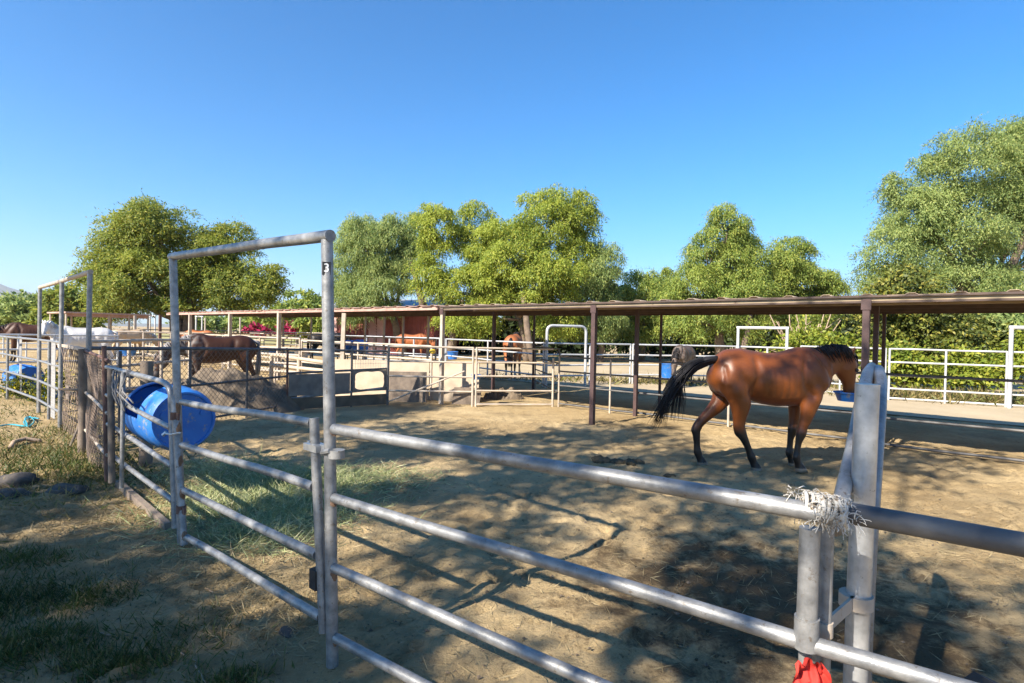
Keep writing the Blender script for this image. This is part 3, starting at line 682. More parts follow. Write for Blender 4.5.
# pipe fence along the middle row: the back of the near pen
MA, MC, ME, MF = on_row(560, 1.85), on_row(732, 1.85), on_row(884, 1.85), on_row(1060, 1.85)
panel('dark pipe panel under the shelter, left of the big bay horse', MA, MC - sdv * .03, (1.18, .84, .5, .07), (0, .35, 1), .02, 'dark_pipe', 'pipe panels under the shelter', pm='tan_pipe')
panel('dark pipe panel under the shelter, behind the big bay horse', MC + sdv * .03, ME - sdv * .03, (1.18, .5, .07), (1,), .021, 'dark_pipe', 'pipe panels under the shelter', pm='tan_pipe')
panel('dark pipe panel under the shelter, right of the bright corner post', ME + sdv * .03, MF, (1.18, .47, .05), (0, 1), .022, 'dark_pipe', 'pipe panels under the shelter', pm='dark_pipe')
panel('short dark panel joining the rounded pipe panel to the shelter fence', P3 + V((.08, 0, 0)), MA - V((.06, 0, 0)), (1.3, 1.0, .7, .38), (), .02, 'dark_pipe', G)
# dividing panel going back from the shelter's left posts
DV0, DV1 = on_row(560, 2.2), on_row(536, 4.3)
panel('dark rounded dividing panel across the shelter, beside the bay horse seen from behind', DV0, DV1, (1.35, 1.0, .65, .3), (), .02, 'dark_pipe', 'pipe panels under the shelter', roundtop=True)

# the older shelter to the left
L0 = -19.0
t = thing('shelter', S0 + sdv * -9, 'older open shelter with faded pinkish roof and pale posts, left of the brown one', 'shelter', 'open horse shelters')
rf = roof(t, L0, -.08, 4.2, 2.33, 2.36, 'roof_red')
for i, bk in enumerate((.0, 1.4, 2.8, 4.2)):
    z = 2.33 + .03 * bk / 4.2 - .05
    MB().bar(S0 + sdv * L0 + sn * bk + V((0, 0, z)), S0 + sdv * -.12 + sn * bk + V((0, 0, z)), .05, .08).build('purlin', M['beam_pink' if i == 0 else 'beam'], rf, False)
for px in (135, 160, 190, 230, 279):
    p = on_row(px, 0); MB().box(up(p, 1.1), sdv * .055, sn * .055, V((0, 0, 1.14))).build('post', M['tan_pipe' if px != 160 else 'rusty'], t, False)
p = on_row(342, 0); MB().bar(up(p, -.05), up(p, 2.2) + sdv * .1, .11, .11, (0, 1, 0)).build('post', M['tan_pipe'], t, False)
for px in (150, 205, 240, 283, 311, 365, 384, 403, 428):
    p = on_row(px, 4.2); pipe('post', M['tan_pipe'], t, [up(p, -.05), up(p, 2.28)], .045, 8)
Lf = 'rails of the far left pens'
q0, q1 = on_row(132, .3), on_row(300, .3)
panel('pale pipe panel under the far end of the older shelter', q0, q1, (1.4, 1.05, .7, .3), (0, .33, .66, 1), .03, 'tan_pipe', Lf)
panel('pale pipe panel under the near end of the older shelter', on_row(302, .3), on_row(432, .3), (1.35, 1.0, .65, .3), (0, .5, 1), .028, 'tan_pipe', Lf)
panel('rear pipe panel of the older shelter, before the red barn', on_row(250, 4.5), on_row(436, 4.5), (1.45, 1.1, .7), (0, .25, .5, .75, 1), .03, 'tan_pipe', Lf)
# thick pale rails behind the dark mat fence
a_, b_ = gx(272, 15.5), gx(340, 14.6)
panel('two thick sun-bleached timber rails beyond the black mats', a_, b_, (1.0, .72), (0, .42, 1), .05, 'ply', Lf, zB=(.82, .62))
panel('low pale rails right of the brown feeding horse', gx(253, 17.5), gx(300, 16.5), (.95, .7, .45), (0, .5, 1), .035, 'tan_pipe', Lf)

# a smaller, farther shelter at the left
fa, fb = gx(66, 30), gx(148, 33)
t = thing('shelter', (fa + fb) / 2, 'small distant shelter with a thin tan roof, behind the white horse', 'shelter', 'open horse shelters')
d = (fb - fa).normalized(); n = V((-d.y, d.x, 0))
MB().box((fa + fb) / 2 + n * 1.5 + V((0, 0, 2.35)), (fb - fa) / 2 * 1.05, n * 1.8, V((0, 0, .04))).build('roof', M['roof_red'], t, False)
MB().bar(fa + V((0, 0, 2.22)), fb + V((0, 0, 2.22)), .06, .16).build('purlin', M['beam_pink'], t, False)
for k in range(5):
    p = fa.lerp(fb, k / 4); pipe('post', M['tan_pipe'], t, [up(p, 0), up(p, 2.3)], .05, 8)
    p = p + n * 3; pipe('post', M['tan_pipe'], t, [up(p, 0), up(p, 2.3)], .05, 8)

# ------------------------------------------------------------------ far arena fence
FG = 'pale pipe panels of the far arena'
fp = [(300, 31), (446, 25), (545, 18.6), (632, 20.2), (738, 20.6), (800, 18.9), (888, 16.5), (1010, 15.2), (1130, 14.2)]
lab = ['pale far panel behind the chestnut horse, in front of the red barn', 'pale far panel behind the bay horse seen from behind', 'pale far panel just right of the rounded white gate arch',
       'pale far panel behind the grey-brown horse drinking', 'pale far panel under the square white gate frame', 'pale far panel behind the big bay horse head', 'pale five-rail panel before the lime shrubs at far right', 'pale panel at the right edge beyond the tall white post']
for i in range(8):
    a_, b_ = gx(*fp[i]), gx(*fp[i + 1]); d = (b_ - a_).normalized()
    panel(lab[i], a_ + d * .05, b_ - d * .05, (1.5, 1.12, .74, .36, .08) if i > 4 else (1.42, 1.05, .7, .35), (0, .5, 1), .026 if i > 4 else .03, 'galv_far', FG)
def arch(label, a_, b_, h, r, square, grp='gate frames'):
    o = thing('gate_frame', (a_ + b_) / 2, label, 'gate frame', grp); d = (b_ - a_).normalized(); k = .001 if square else .22
    pts = [up(a_, -.05)] + arc(up(a_, h - k), up(a_ + d * k, h), up(a_, h)) + arc(up(b_ - d * k, h), up(b_, h - k), up(b_, h)) + [up(b_, -.05)]
    if square:
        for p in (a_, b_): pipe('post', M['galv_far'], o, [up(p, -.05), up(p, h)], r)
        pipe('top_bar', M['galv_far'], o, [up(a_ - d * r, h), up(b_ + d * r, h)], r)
    else: pipe('hoop', M['galv_far'], o, pts, r)
    return o
arch('rounded white pipe arch over the far arena gate', gx(547, 18.4), gx(586, 19.0), 2.0, .045, False)
arch('square white pipe frame seen above the big bay horse back', gx(738, 20.4), gx(787, 19.6), 2.1, .05, True)
arch('white pipe frame at the right edge of the far fence', gx(1011, 15.0), gx(1075, 14.4), 2.15, .05, True)
arch('small pale pipe frame far behind the tree trunk', gx(150, 48), gx(155, 48), 2.6, .06, True)
arch('small pale pipe frame beside the distant orange chestnut', gx(196, 47), gx(202, 47), 2.6, .06, True)

# ------------------------------------------------------------------ left pens
Q0, Q1, Q2 = gx(88, 7.75), gx(61, 9.4), gx(39.5, 10.9)
t = thing('gate_frame', Q1, 'pipe frame of three posts over the far left gate', 'gate frame', 'gate frames')
tp = [at(90, 272, 7.75), at(62, 281, 9.4), at(40, 287.5, 10.9)]
for p, q in zip((Q0, Q1, Q2), tp): pipe('post', M['galv'], t, [up(p, -.05), q], .032)
pipe('top_bar', M['tan_pipe'], t, [tp[0] + (tp[0] - tp[1]).normalized() * .05, tp[1], tp[2]], .033)
a_, b_ = Q1 + V((.12, -.1, 0)), Q0 + V((-.1, .1, 0))
d = (b_ - a_).normalized(); n = V((d.y, -d.x, 0))
t = thing('mesh_fence', (a_ + b_) / 2, 'dense rusty wire netting below the white horse, with a ragged slot', 'fence panel')
mb = MB(); chain(mb, a_, b_, .02, 1.33, .17, .0045, .05, 9); mb.build('netting', M['mesh'], t)
MB().box((a_ + b_) / 2 + V((0, 0, .62)) + n * .06, d * .16, n * .01, V((0, 0, .035))).box((a_ + b_) / 2 + V((0, 0, .76)) + n * .06, d * .13, n * .01, V((0, 0, .02))).build('slot_frame', M['wood'], t, False)
MB().bar(up(a_, 1.36), up(b_, 1.36), .045, .045).build('top_rail', M['tan_pipe'], t, False)
tag(MB().tube([gp(70, 447) + V((0, 0, 0)), gp(70, 447) + V((.06, .35, .75))], .015, 8).tube([gp(70, 447) + V((-.4, .3, .77)), gp(70, 447) + V((.12, .35, .75))], .018, 8).build('prop_stick', M['wood']), 'thin stick propped against the dense rusty netting', 'stick')
a_, b_ = gx(-60, 20), Q2 + V((-.05, .05, 0))
panel('long galvanised panel running off the left edge, before the lying blue barrel', a_, b_, (1.4, 1.0, .62, .25), (.2, .55, .8, 1), .024, 'galv', 'left pen fence')
panel('galvanised gate panel between the posts of the far left frame', Q2 + V((.04, -.04, 0)), Q1, (1.4, 1.0, .62, .25), (0, .5, 1), .022, 'galv', 'left pen fence', name='pipe_gate', cat='gate')
# wire strips tied to it
for (px, Y, w0, lab_) in ((20, 13.1, .32, 'grey wire strip tied to the left-edge panel'), (52, 9.9, .35, 'grey wire strip tied inside the far left frame')):
    p = gx(px, Y); d = (Q1 - Q2).normalized(); mb = MB()
    for k in range(9): q = p + d * (k / 8 * w0); mb.tube([up(q, .1), up(q, 1.4)], .006, 4)
    for k in range(26): z = .1 + k * .052; mb.tube([up(p, z), up(p + d * w0, z)], .006, 4)
    tag(mb.build('wire_strip', M['mesh_grey'], None), lab_, 'wire mesh')
panel('pipe rail in front of the white horse body', gx(63, 9.3) + V((0, .6, 0)), gx(190, 13), (1.42, .95, .5), (0, .33, .66, 1), .03, 'tan_pipe', Lf)
for i, (x0, y0, x1, y1, zs, lb) in enumerate(((-20, 17, 118, 20, (1.35, .9, .5), 'rail fence crossing the dark brown horse at the left edge'), (100, 24, 260, 27, (1.45, 1.1, .75, .4), 'rail fence in front of the palomino horse'),
        (60, 34, 210, 38, (1.5, 1.1, .7, .35), 'rail fence behind the palomino horse'), (205, 40, 330, 36, (1.5, 1.1, .7), 'rail fence before the grass field'), (-20, 28, 70, 30, (1.5, 1.1, .7), 'distant rail fence at the left edge'),
        (225, 24, 300, 21, (1.4, 1.0, .6), 'rail fence behind the brown feeding horse'), (345, 27, 440, 24, (1.45, 1.05, .65), 'rail fence under the chestnut horse'))):
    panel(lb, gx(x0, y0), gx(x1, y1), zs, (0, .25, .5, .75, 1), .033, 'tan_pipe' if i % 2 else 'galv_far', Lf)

# ------------------------------------------------------------------ barn
ba, bb_ = gx(331, 43), gx(434, 41)
t = thing('barn', (ba + bb_) / 2, 'dark red wooden barn behind the older shelter', 'barn')
d = (bb_ - ba).normalized(); n = V((-d.y, d.x, 0)); L = (bb_ - ba).length
MB().box((ba + bb_) / 2 + n * 3 + V((0, 0, 1.7)), d * L / 2, n * 3, V((0, 0, 1.72))).build('wall', M['red_wall'], t, False)
mb = MB()
for k in range(36):
    q = ba.lerp(bb_, (k + .5) / 36); mb.box(up(q, 1.7) - n * .02, d * .02, n * .022, V((0, 0, 1.7)))
mb.build('battens', M['red_wall'], t, False)
mb = MB(); rr_ = [ba - d * .3 - n * .4, bb_ + d * .3 - n * .4, bb_ + d * .3 + n * 3, ba - d * .3 + n * 3, bb_ + d * .3 + n * 6.4, ba - d * .3 + n * 6.4]
zz = [3.35, 3.35, 4.15, 4.15, 3.35, 3.35]
lo = [up(p, z) for p, z in zip(rr_, zz)]; hi = [p + V((0, 0, .08)) for p in lo]
mb.add(lo + hi, [[6, 7, 8, 9], [9, 8, 10, 11], [0, 3, 2, 1], [3, 5, 4, 2], [0, 1, 7, 6], [4, 5, 11, 10], [1, 2, 8, 7], [2, 4, 10, 8], [0, 6, 9, 3], [3, 9, 11, 5]])
mb.build('roof', M['tin'], t, False)
for px0, px1, m in ((369, 376, 'pink_door'), (377.2, 385, 'pink_door'), (333, 337, 'pink_door')):
    q0, q1 = onpl(px0, 340, ba, bb_), onpl(px1, 340, ba, bb_)
    dr_ = MB().box(up((q0 + q1) / 2, 1.35) - n * .065, (up(q1, 0) - up(q0, 0)) / 2, n * .02, V((0, 0, 1.3))).build('door', M[m], t, False)
mb = MB()
for k in range(7):
    p = ba.lerp(bb_, .27 + .018 * k); mb.bar(up(p, 3.0) - n * .12, up(p + d * 1.4, 1.2) - n * .12, .03, .05)
mb.build('slanted_bars', M['pink_door'], t, False)  # row of pale slanted bars across the front wall

# ------------------------------------------------------------------ barrels, tubs, odds
def barrel(label, p, yaw, r=.29, L=.88, lying=True, m='blue', group='blue barrels', name='barrel'):
    o = thing(name, p, label, 'barrel', group); a = V((math.cos(yaw), math.sin(yaw), 0))
    c0, c1 = (p + V((0, 0, r)) - a * L / 2, p + V((0, 0, r)) + a * L / 2) if lying else (p + V((0, 0, .0)), p + V((0, 0, L)))
    if not lying:
        mb = MB(); mb.tube([c0, c0 + V((0, 0, .04)), c0 + V((0, 0, L * .3)), c0 + V((0, 0, L * .32)), c0 + V((0, 0, L * .34)), c0 + V((0, 0, L * .66)), c0 + V((0, 0, L * .68)), c0 + V((0, 0, L * .7)), c0 + V((0, 0, L - .03)), c1], [r * .93, r, r, r * 1.04, r, r, r * 1.04, r, r, r * .95], 24)
        mb.build('shell', M[m], o)
        pipe('lid_rim', M[m], o, [c1, c1 + V((0, 0, .025))], r * .97, 24)
    else:
        mb, ax, u, w_, rad = barrel_shell(c0, c1, r, None, 24, 20); mb.build('shell', M[m], o)
        for c in (c0 + a * .02, c1 - a * .02): MB().tube([c - a * .01, c + a * .01], rad(0) * .99, 24).build('end_disc', M[m], o)
    return o
def tub(label, p, r, h, m='blue', group='feed tubs'):
    o = thing('tub', p, label, 'tub', group); mb = MB(); n = 24; vs = []
    for (z, k) in ((0, .02), (0, .8), (h, 1.), (h + .015, 1.04), (h + .015, .96), (.03, .76), (.03, .02)):
        for j in range(n): a = j / n * 6.2832; vs.append(p + V((math.cos(a) * r * k, math.sin(a) * r * k, z)))
    mb.add(vs, [[i * n + j, i * n + (j + 1) % n, (i + 1) * n + (j + 1) % n, (i + 1) * n + j] for i in range(6) for j in range(n)])
    mb.build('bowl', M[m], o); 
    MB().tube([p + V((math.cos(a) * r * 1.03, math.sin(a) * r * 1.03, h + .005)) for a in [k / 24 * 6.2832 for k in range(25)]], .012, 6).build('rim', M[m], o); return o
barrel('blue barrel lying on its side behind the left-edge panel', gx(24, 13.6) + V((0, 0, .12)), R(-35), .3, .95)
barrel('blue barrel with its lid facing left, beside the slanted post', gx(351, 26) + V((0, 0, .72)), R(20), .27, .5)
barrel('blue barrel with its round end showing, before the red barn', gx(360, 25.6) + V((0, 0, .70)), R(60), .3, .55)
for px in (351, 360):
    p = gx(px, 25.8); mb = MB()
    for sx in (-.18, .18):
        for sy in (-.15, .15): mb.tube([p + V((sx, sy, 0)), p + V((sx, sy, .68))], .025, 6)
    mb.box(p + V((0, 0, .685)), V((.24, 0, 0)), V((0, .22, 0)), V((0, 0, .018)))
    tag(mb.build('stand', M['wood'], None, False), 'low timber stand under the blue barrel ' + ('by the slanted post' if px == 351 else 'with its round end showing'), 'stand')
tub('wide blue tub on the ground behind the white horse rump', gx(128, 24) + V((0, 0, .45)), .34, .3)
tub('small dark blue tub left of the sun-bleached post', gx(274, 24) + V((0, 0, .6)), .2, .3)
tub('blue tub on the ground behind the chestnut head', gx(453, 27) + V((0, 0, .45)), .26, .35)
tub('white plastic tub right of the bleached post', gx(302, 24) + V((0, 0, .5)), .3, .35, 'white_plastic')
tub('small blue tub hung on the rounded pipe panel', up(gx(477, 13.35), .62), .11, .1)
tub('blue feed tub at the big bay horse muzzle', at(851, 401, 7.72), .2, .11)
tub('blue drinking tub under the grey-brown horse head', gx(669, 19.2) + V((0, 0, .34)), .27, .46)
for q, l_, dx in (((44, 392), 'crumpled blue plastic scrap under the far left frame', 0), ((50, 399), 'smaller blue plastic scrap among the weeds', 0)):
    p = gp(*q); tag(MB().blob(p + V((0, 0, .1)), .14, q[0], .6, 2, (1, .8, .9)).build('plastic_scrap', M['blue'], None, False), l_, 'scrap')
tag(MB().blob(up(gx(433, 13.3), 1.25), .075, 2, .2, 2, (1, 1, .8)).build('yellow_knob', M['yellow'], None, True), 'small yellow cap on the rail beside the pale shelter post', 'cap')
mb = MB(); pts = []
for px, py in ((-14, 432), (2, 428), (12, 427), (20, 428), (27, 428), (25, 421), (30, 419), (34, 424), (28, 429), (24, 424), (30, 420), (40, 421)):
    pts.append(gp(px, py) + V((0, 0, .04)))
sm = []
for i in range(len(pts) - 1):
    p0, p1, p2, p3 = pts[max(i - 1, 0)], pts[i], pts[i + 1], pts[min(i + 2, len(pts) - 1)]
    for k in range(6):
        s = k / 6; sm.append(.5 * ((2 * p1) + (p2 - p0) * s + (2 * p0 - 5 * p1 + 4 * p2 - p3) * s * s + (3 * p1 - p0 - 3 * p2 + p3) * s ** 3))
tag(mb.tube(sm, .012, 8).build('hose', M['hose'], None, True), 'turquoise garden hose coiled on the grass at left', 'hose')
mb = MB(); tag(mb.tube([gp(10, 450) + V((0, 0, .03)), gp(11, 446) + V((0, .05, .05)), gp(22, 443) + V((0, .05, .05)), gp(40, 443) + V((0, 0, .03))], .03, 8).build('curved_stick', M['bark_pale'], None, True), 'pale bent branch lying on the grass at left', 'branch')
for q, r_, lb in (((15, 484), .16, 'larger dark stone half sunk in the dirt at the left edge'), ((67, 494), .13, 'dark hollow stone in the dirt left of the mesh panel'), ((10, 497), .11, 'flat dark stone in front of the larger one')):
    p = gp(*q); tag(MB().blob(p + V((0, 0, .02)), r_, q[0], .5, 3, (1.5, 1, .55)).build('stone', M['stone'], None, True), lb, 'stone', 'stones on the left ground')
# bits of wood at lower left
for k, (q0, q1, lb) in enumerate((((178, 652), (206, 686), 'long dry twig curving at the bottom left'), ((95, 634), (118, 640), 'short straw-pale twig on the dark grass'), ((205, 590), (214, 597), 'small pale twig in front of the gate'))):
    p0, p1 = gp(*q0), gp(*q1); pm_ = (p0 + p1) / 2 + V((.02, .02, .01))
    tag(MB().tube([p0.lerp(p1, i / 8) + V((noise.noise(V((k, i * .5, 0))) * .03 + (pm_ - (p0 + p1) / 2).x * math.sin(i / 8 * 3.14), noise.noise(V((k, i * .5, 9))) * .02, .012)) for i in range(9)], [.002, .0035, .004, .004, .004, .0035, .003, .002, .001], 6).build('twig', M['bark_pale'], None, True), lb, 'twig')
# manure piles
# ------------------------------------------------------------------ horses
def remeshed(mb, voxel, iters):
    me = mb.mesh('tmp', []); o = bpy.data.objects.new('tmp', me); COL.objects.link(o)
    r_ = o.modifiers.new('r', 'REMESH'); r_.mode = 'VOXEL'; r_.voxel_size = voxel
    s_ = o.modifiers.new('s', 'SMOOTH'); s_.iterations = iters; s_.factor = .5
    bpy.context.view_layer.update()
    res = bpy.data.meshes.new_from_object(o.evaluated_get(bpy.context.evaluated_depsgraph_get()))
    bpy.data.objects.remove(o); res.shade_smooth(); return res
def manure(label, pts, nn, r0, spread, stuff=False):
    mb = MB()
    for k in range(nn):
        p = random.choice(pts) + V((random.gauss(0, spread), random.gauss(0, spread * .7), 0)); r_ = r0 * random.uniform(.5, 1.4)
        mb.blob(V((p.x, p.y, gz(p.x, p.y) + r_ * .35)), r_, k, .6, 1, (1, 1, .75))
    if stuff: return tag(mb.build('trodden_manure', M['manure'], None, True), label, 'manure', None, 'stuff')
    c = sum(pts, V((0, 0, 0))) / len(pts); mb.blob(V((c.x, c.y, .0)), spread * 1.3, 1, .3, 2, (1.5, .8, .3)); me = remeshed(mb, .012, 1); me.materials.append(M['manure']); me.transform(Matrix.Translation(-c))
    o = bpy.data.objects.new('manure_pile', me); COL.objects.link(o); o.location = c; return tag(o, label, 'manure', 'manure in the near pen')
for i, px in enumerate((598, 611, 623, 634)):
    manure(['leftmost heap of droppings in the row left of the bay horse', 'second heap of droppings from the left in the row', 'third heap of droppings from the left in the row', 'rightmost heap of droppings in the row left of the bay horse'][i], [gp(px, 461 + i)], 17, .042, .075)
manure('small heap of droppings under the tip of the bay tail', [gp(667, 476)], 9, .03, .03)
manure('trodden manure crumbs scattered across the pen', [gp(690, 560), gp(705, 575), gp(680, 590), gp(700, 630), gp(680, 620), gp(720, 640), gp(735, 655), gp(760, 570), gp(770, 600), gp(620, 545)], 300, .008, .2, True)
def lerp(a, b, t): return [x + (y - x) * t for x, y in zip(a, b)]
Yv = (0, 1, 0)
MUSCLE = [(-.028, .045, ((.46, 1.46), (.40, 1.30), (.42, 1.10), (.52, .97))), (-.03, .045, ((.60, 1.50), (.72, 1.34), (.80, 1.20))), (.016, .07, ((.55, 1.42), (.62, 1.25), (.70, 1.10))),
          (-.03, .06, ((-.28, 1.38), (-.25, 1.18), (-.33, 1.0))), (-.018, .035, ((-.74, 1.30), (-.72, 1.08), (-.66, .90))), (-.009, .05, ((-.50, 1.22), (-.47, 1.12), (-.45, .95))),
          (.014, .07, ((-.60, 1.25), (-.60, 1.0))), (-.006, .022, ((-.12, 1.28), (-.10, .98))), (-.006, .022, ((-.02, 1.29), (.01, .97))), (-.006, .022, ((.08, 1.29), (.11, .96))), (-.006, .022, ((.18, 1.28), (.21, .96))), (-.006, .022, ((.28, 1.26), (.31, .98)))]
def horse(label, loc, yaw, sc=1., colour=(.15, .052, .016), points=(.008, .007, .0065), hair='hair_black', neck=None, head=None, legs=(0, 0, 0, 0), headlat=None, tail='hang', voxel=.03, dapple=None, shade=None, white_legs=False, thick_legs=1., short=0., group='horses in the pens'):
    """local x forward, y to the horse's left. neck: mid point and poll; head: muzzle point"""
    o = thing('horse', loc, label, 'horse', group, yaw)
    mb = MB()
    body = [(-.86, 1.25, .07, .08), (-.83, 1.23, .16, .16), (-.76, 1.215, .245, .225), (-.63, 1.215, .305, .275), (-.45, 1.225, .32, .29), (-.25, 1.20, .315, .275), (-.05, 1.16, .33, .295), (.15, 1.15, .345, .305),
            (.32, 1.165, .36, .295), (.48, 1.20, .375, .265), (.60, 1.21, .365, .235), (.70, 1.19, .31, .22), (.78, 1.17, .235, .185), (.84, 1.15, .14, .12), (.862, 1.15, .06, .06)]
    mb.loft([((x, 0, z), hh, hw, Yv) for x, z, hh, hw in body], 28)
    # shoulder and haunch muscle
    for s in (-1, 1):
        mb.loft([((.70, s * .14, 1.02), .05, .04, Yv), ((.66, s * .165, 1.10), .12, .075, Yv), ((.56, s * .165, 1.26), .13, .075, Yv), ((.47, s * .12, 1.42), .09, .06, Yv), ((.45, s * .09, 1.48), .03, .03, Yv)], 14)
        mb.loft([((-.70, s * .15, .96), .08, .06, Yv), ((-.67, s * .17, 1.06), .17, .105, Yv), ((-.58, s * .175, 1.2), .2, .11, Yv), ((-.50, s * .13, 1.32), .13, .09, Yv), ((-.47, s * .07, 1.38), .05, .05, Yv)], 14)
    nm, poll = V(neck[0]), V(neck[1]); muz = V(head)
    nb = V((.60, 0, 1.24))
    def lat(a, b):
        h = V((b.x - a.x, b.y - a.y, 0)); return V((-h.y, h.x, 0)).normalized() if h.length > .05 else V(Yv)
    pts = [V((.42, 0, 1.24)), nb, nb.lerp(nm, .55), nm, nm.lerp(poll, .55), poll, poll + (poll - nm).normalized() * .05]
    for (p, hu, hs), q in zip(zip(pts, (.25, .295, .235, .195, .165, .14, .07), (.15, .17, .125, .1, .088, .08, .04)), range(7)): pass
    st = [(p, hu, hs, lat(nb, poll) if i > 1 else Yv) for i, (p, hu, hs) in enumerate(zip(pts, (.25, .295, .235, .195, .165, .14, .07), (.15, .17, .125, .1, .088, .08, .04)))]
    mb.loft(st, 20)
    hd = (muz - poll); hl = hd.length; hdn = hd.normalized(); hlat = V(headlat) if headlat else lat(nb, poll)
    hlat = (hlat - hdn * hlat.dot(hdn)).normalized(); hl_up = hlat.cross(hdn)  # front of the face
    if (hl_up.z if headlat else hl_up.dot((poll - nm))) < 0: hl_up = -hl_up
    hs_ = [(-.08, .05, .05, 0), (0, .13, .095, -.01), (.14, .16, .105, -.025), (.28, .165, .108, -.04), (.42, .13, .09, -.02), (.58, .095, .07, .0), (.75, .080, .064, .0), (.90, .084, .068, -.006), (1.0, .064, .055, -.01), (1.03, .02, .02, -.01)]
    mb.loft([(poll + hdn * hl * s + hl_up * dq, a, b_, hlat) for s, a, b_, dq in hs_], 20)
    for s in (-1, 1):   # ears
        e0 = poll - hdn * .02 + hlat * s * .055 - hl_up * .01; e1 = e0 - hdn * .13 + hlat * s * .035 + hl_up * .07
        mb.loft([(e0, .03, .025, hlat), (e0.lerp(e1, .35), .04, .03, hlat), (e0.lerp(e1, .75), .028, .02, hlat), (e1, .007, .007, hlat)], 10)
        # jaw / cheek and brow
        c_ = poll + hdn * hl * .24 - hl_up * .085 + hlat * s * .05; mb.loft([(c_ - hdn * .10, .03, .02, hlat), (c_, .105, .056, hlat), (c_ + hdn * .09, .03, .02, hlat)], 12)
    fl = []
    for i, s in enumerate((-1, 1)):   # front legs (right, left)
        dx = legs[i]
        q = [((.56, s * .16, 1.08), .15, .09), ((.56, s * .165, .94), .125, .09), ((.56 + dx * .25, s * .155, .80), .092, .075), ((.56 + dx * .45, s * .15, .66), .068, .058), ((.56 + dx * .66, s * .145, .545), .054, .05), ((.565 + dx * .74, s * .145, .49), .062, .055), ((.56 + dx * .8, s * .145, .435), .05, .045),
             ((.55 + dx * .86, s * .145, .37), .039, .035), ((.55 + dx * .93, s * .145, .26), .037, .033), ((.55 + dx, s * .145, .185), .05, .043), ((.575 + dx, s * .145, .115), .041, .038), ((.60 + dx, s * .145, .07), .052, .048), ((.615 + dx, s * .145, .03), .066, .06), ((.62 + dx, s * .145, 0.), .07, .064)]
        mb.loft([(c_, a * (thick_legs if c_[2] < .9 else 1), b_ * (thick_legs if c_[2] < .9 else 1), Yv) for c_, a, b_ in q], 14)
    for i, s in enumerate((-1, 1)):   # hind legs
        dx = legs[2 + i]
        q = [((-.52, s * .165, 1.16), .23, .115), ((-.55, s * .175, 1.02), .22, .12), ((-.55 + dx * .15, s * .17, .90), .165, .105), ((-.60 + dx * .35, s * .16, .78), .115, .08), ((-.67 + dx * .55, s * .15, .66), .08, .058), ((-.72 + dx * .70, s * .145, .56), .068, .05), ((-.725 + dx * .78, s * .145, .50), .066, .05), ((-.70 + dx * .86, s * .14, .42), .05, .042),
             ((-.685 + dx * .92, s * .14, .33), .042, .036), ((-.675 + dx * .97, s * .14, .25), .041, .036), ((-.665 + dx, s * .14, .185), .053, .045), ((-.635 + dx, s * .14, .115), .043, .04), ((-.61 + dx, s * .14, .07), .052, .048), ((-.595 + dx, s * .14, .03), .064, .058), ((-.59 + dx, s * .14, 0.), .068, .062)]
        mb.loft([(c_, a * (thick_legs if c_[2] < .9 else 1), b_ * (thick_legs if c_[2] < .9 else 1), Yv) for c_, a, b_ in q], 14)
    me = remeshed(mb, voxel, 18 if voxel < .025 else 4)
    co = np.empty(len(me.vertices) * 3, np.float32); me.vertices.foreach_get('co', co); co = co.reshape(-1, 3)
    no = np.empty(len(me.vertices) * 3, np.float32); me.vertices.foreach_get('normal', no); no = no.reshape(-1, 3)
    disp = np.zeros(len(co), np.float32)
    for amp, wid, line in MUSCLE:
        dmin = np.full(len(co), 9., np.float32)
        for (x0, z0), (x1, z1) in zip(line, line[1:]):
            d_ = np.array([x1 - x0, z1 - z0]); q_ = co[:, [0, 2]] - np.array([x0, z0]); t_ = np.clip((q_ @ d_) / (d_ @ d_ + 1e-9), 0, 1)
            dmin = np.minimum(dmin, np.linalg.norm(q_ - t_[:, None] * d_, axis=1))
        disp += amp * np.exp(-(dmin / wid) ** 2)
    disp *= np.clip((np.abs(co[:, 1]) - .05) / .08, 0, 1) * (co[:, 0] < .84) * np.clip(np.abs(no[:, 1]) * 1.6, 0, 1)
    co = co + no * disp[:, None]; me.vertices.foreach_set('co', co.ravel().astype(np.float32)); me.update()
    cols = np.ones((len(co), 4), np.float32)
    for i, p in enumerate(co):
        c_ = list(colour); x, y, z = p; pv = V((x, y, z))
        nz = noise.noise(pv * 4) * .5 + noise.noise(pv * 11) * .25
        m_ = max(0, min(1, (.62 + .05 * nz - z) / .14)) if abs(y) < .35 and x < .95 else 0
        # belly and flanks a little lighter, top line darker
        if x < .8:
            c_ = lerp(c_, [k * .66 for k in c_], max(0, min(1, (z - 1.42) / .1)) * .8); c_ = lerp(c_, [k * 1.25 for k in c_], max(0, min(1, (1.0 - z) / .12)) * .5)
        if dapple:
            dn = noise.noise(pv * 16) ; c_ = lerp(c_, dapple, max(0, min(1, (dn + .25) * 1.6)) * max(0, min(1, (x - .35) / .3)))
        if shade: c_ = lerp(c_, shade, max(0, min(1, nz * 1.4 + .3)))
        c_ = lerp(c_, points, m_)
        if white_legs: c_ = lerp(c_, (.5, .48, .45), max(0, min(1, (.3 - z) / .05)) * (x < 0))
        dm_ = (pv - muz).length
        c_ = lerp(c_, [k * .25 for k in points] if sum(points) > .3 else points, max(0, min(1, (.2 - dm_) / .14)) * .8)
        if z < .055: c_ = (.16, .14, .11)
        cols[i, :3] = c_
    if short:
        co2 = co.copy(); co2[:, 0] = np.where(co[:, 0] < .25, .25 + (co[:, 0] - .25) * (1 - short * np.clip((co[:, 2] - .45) / .4, 0, 1)), co[:, 0]); me.vertices.foreach_set('co', co2.ravel().astype(np.float32)); me.update()
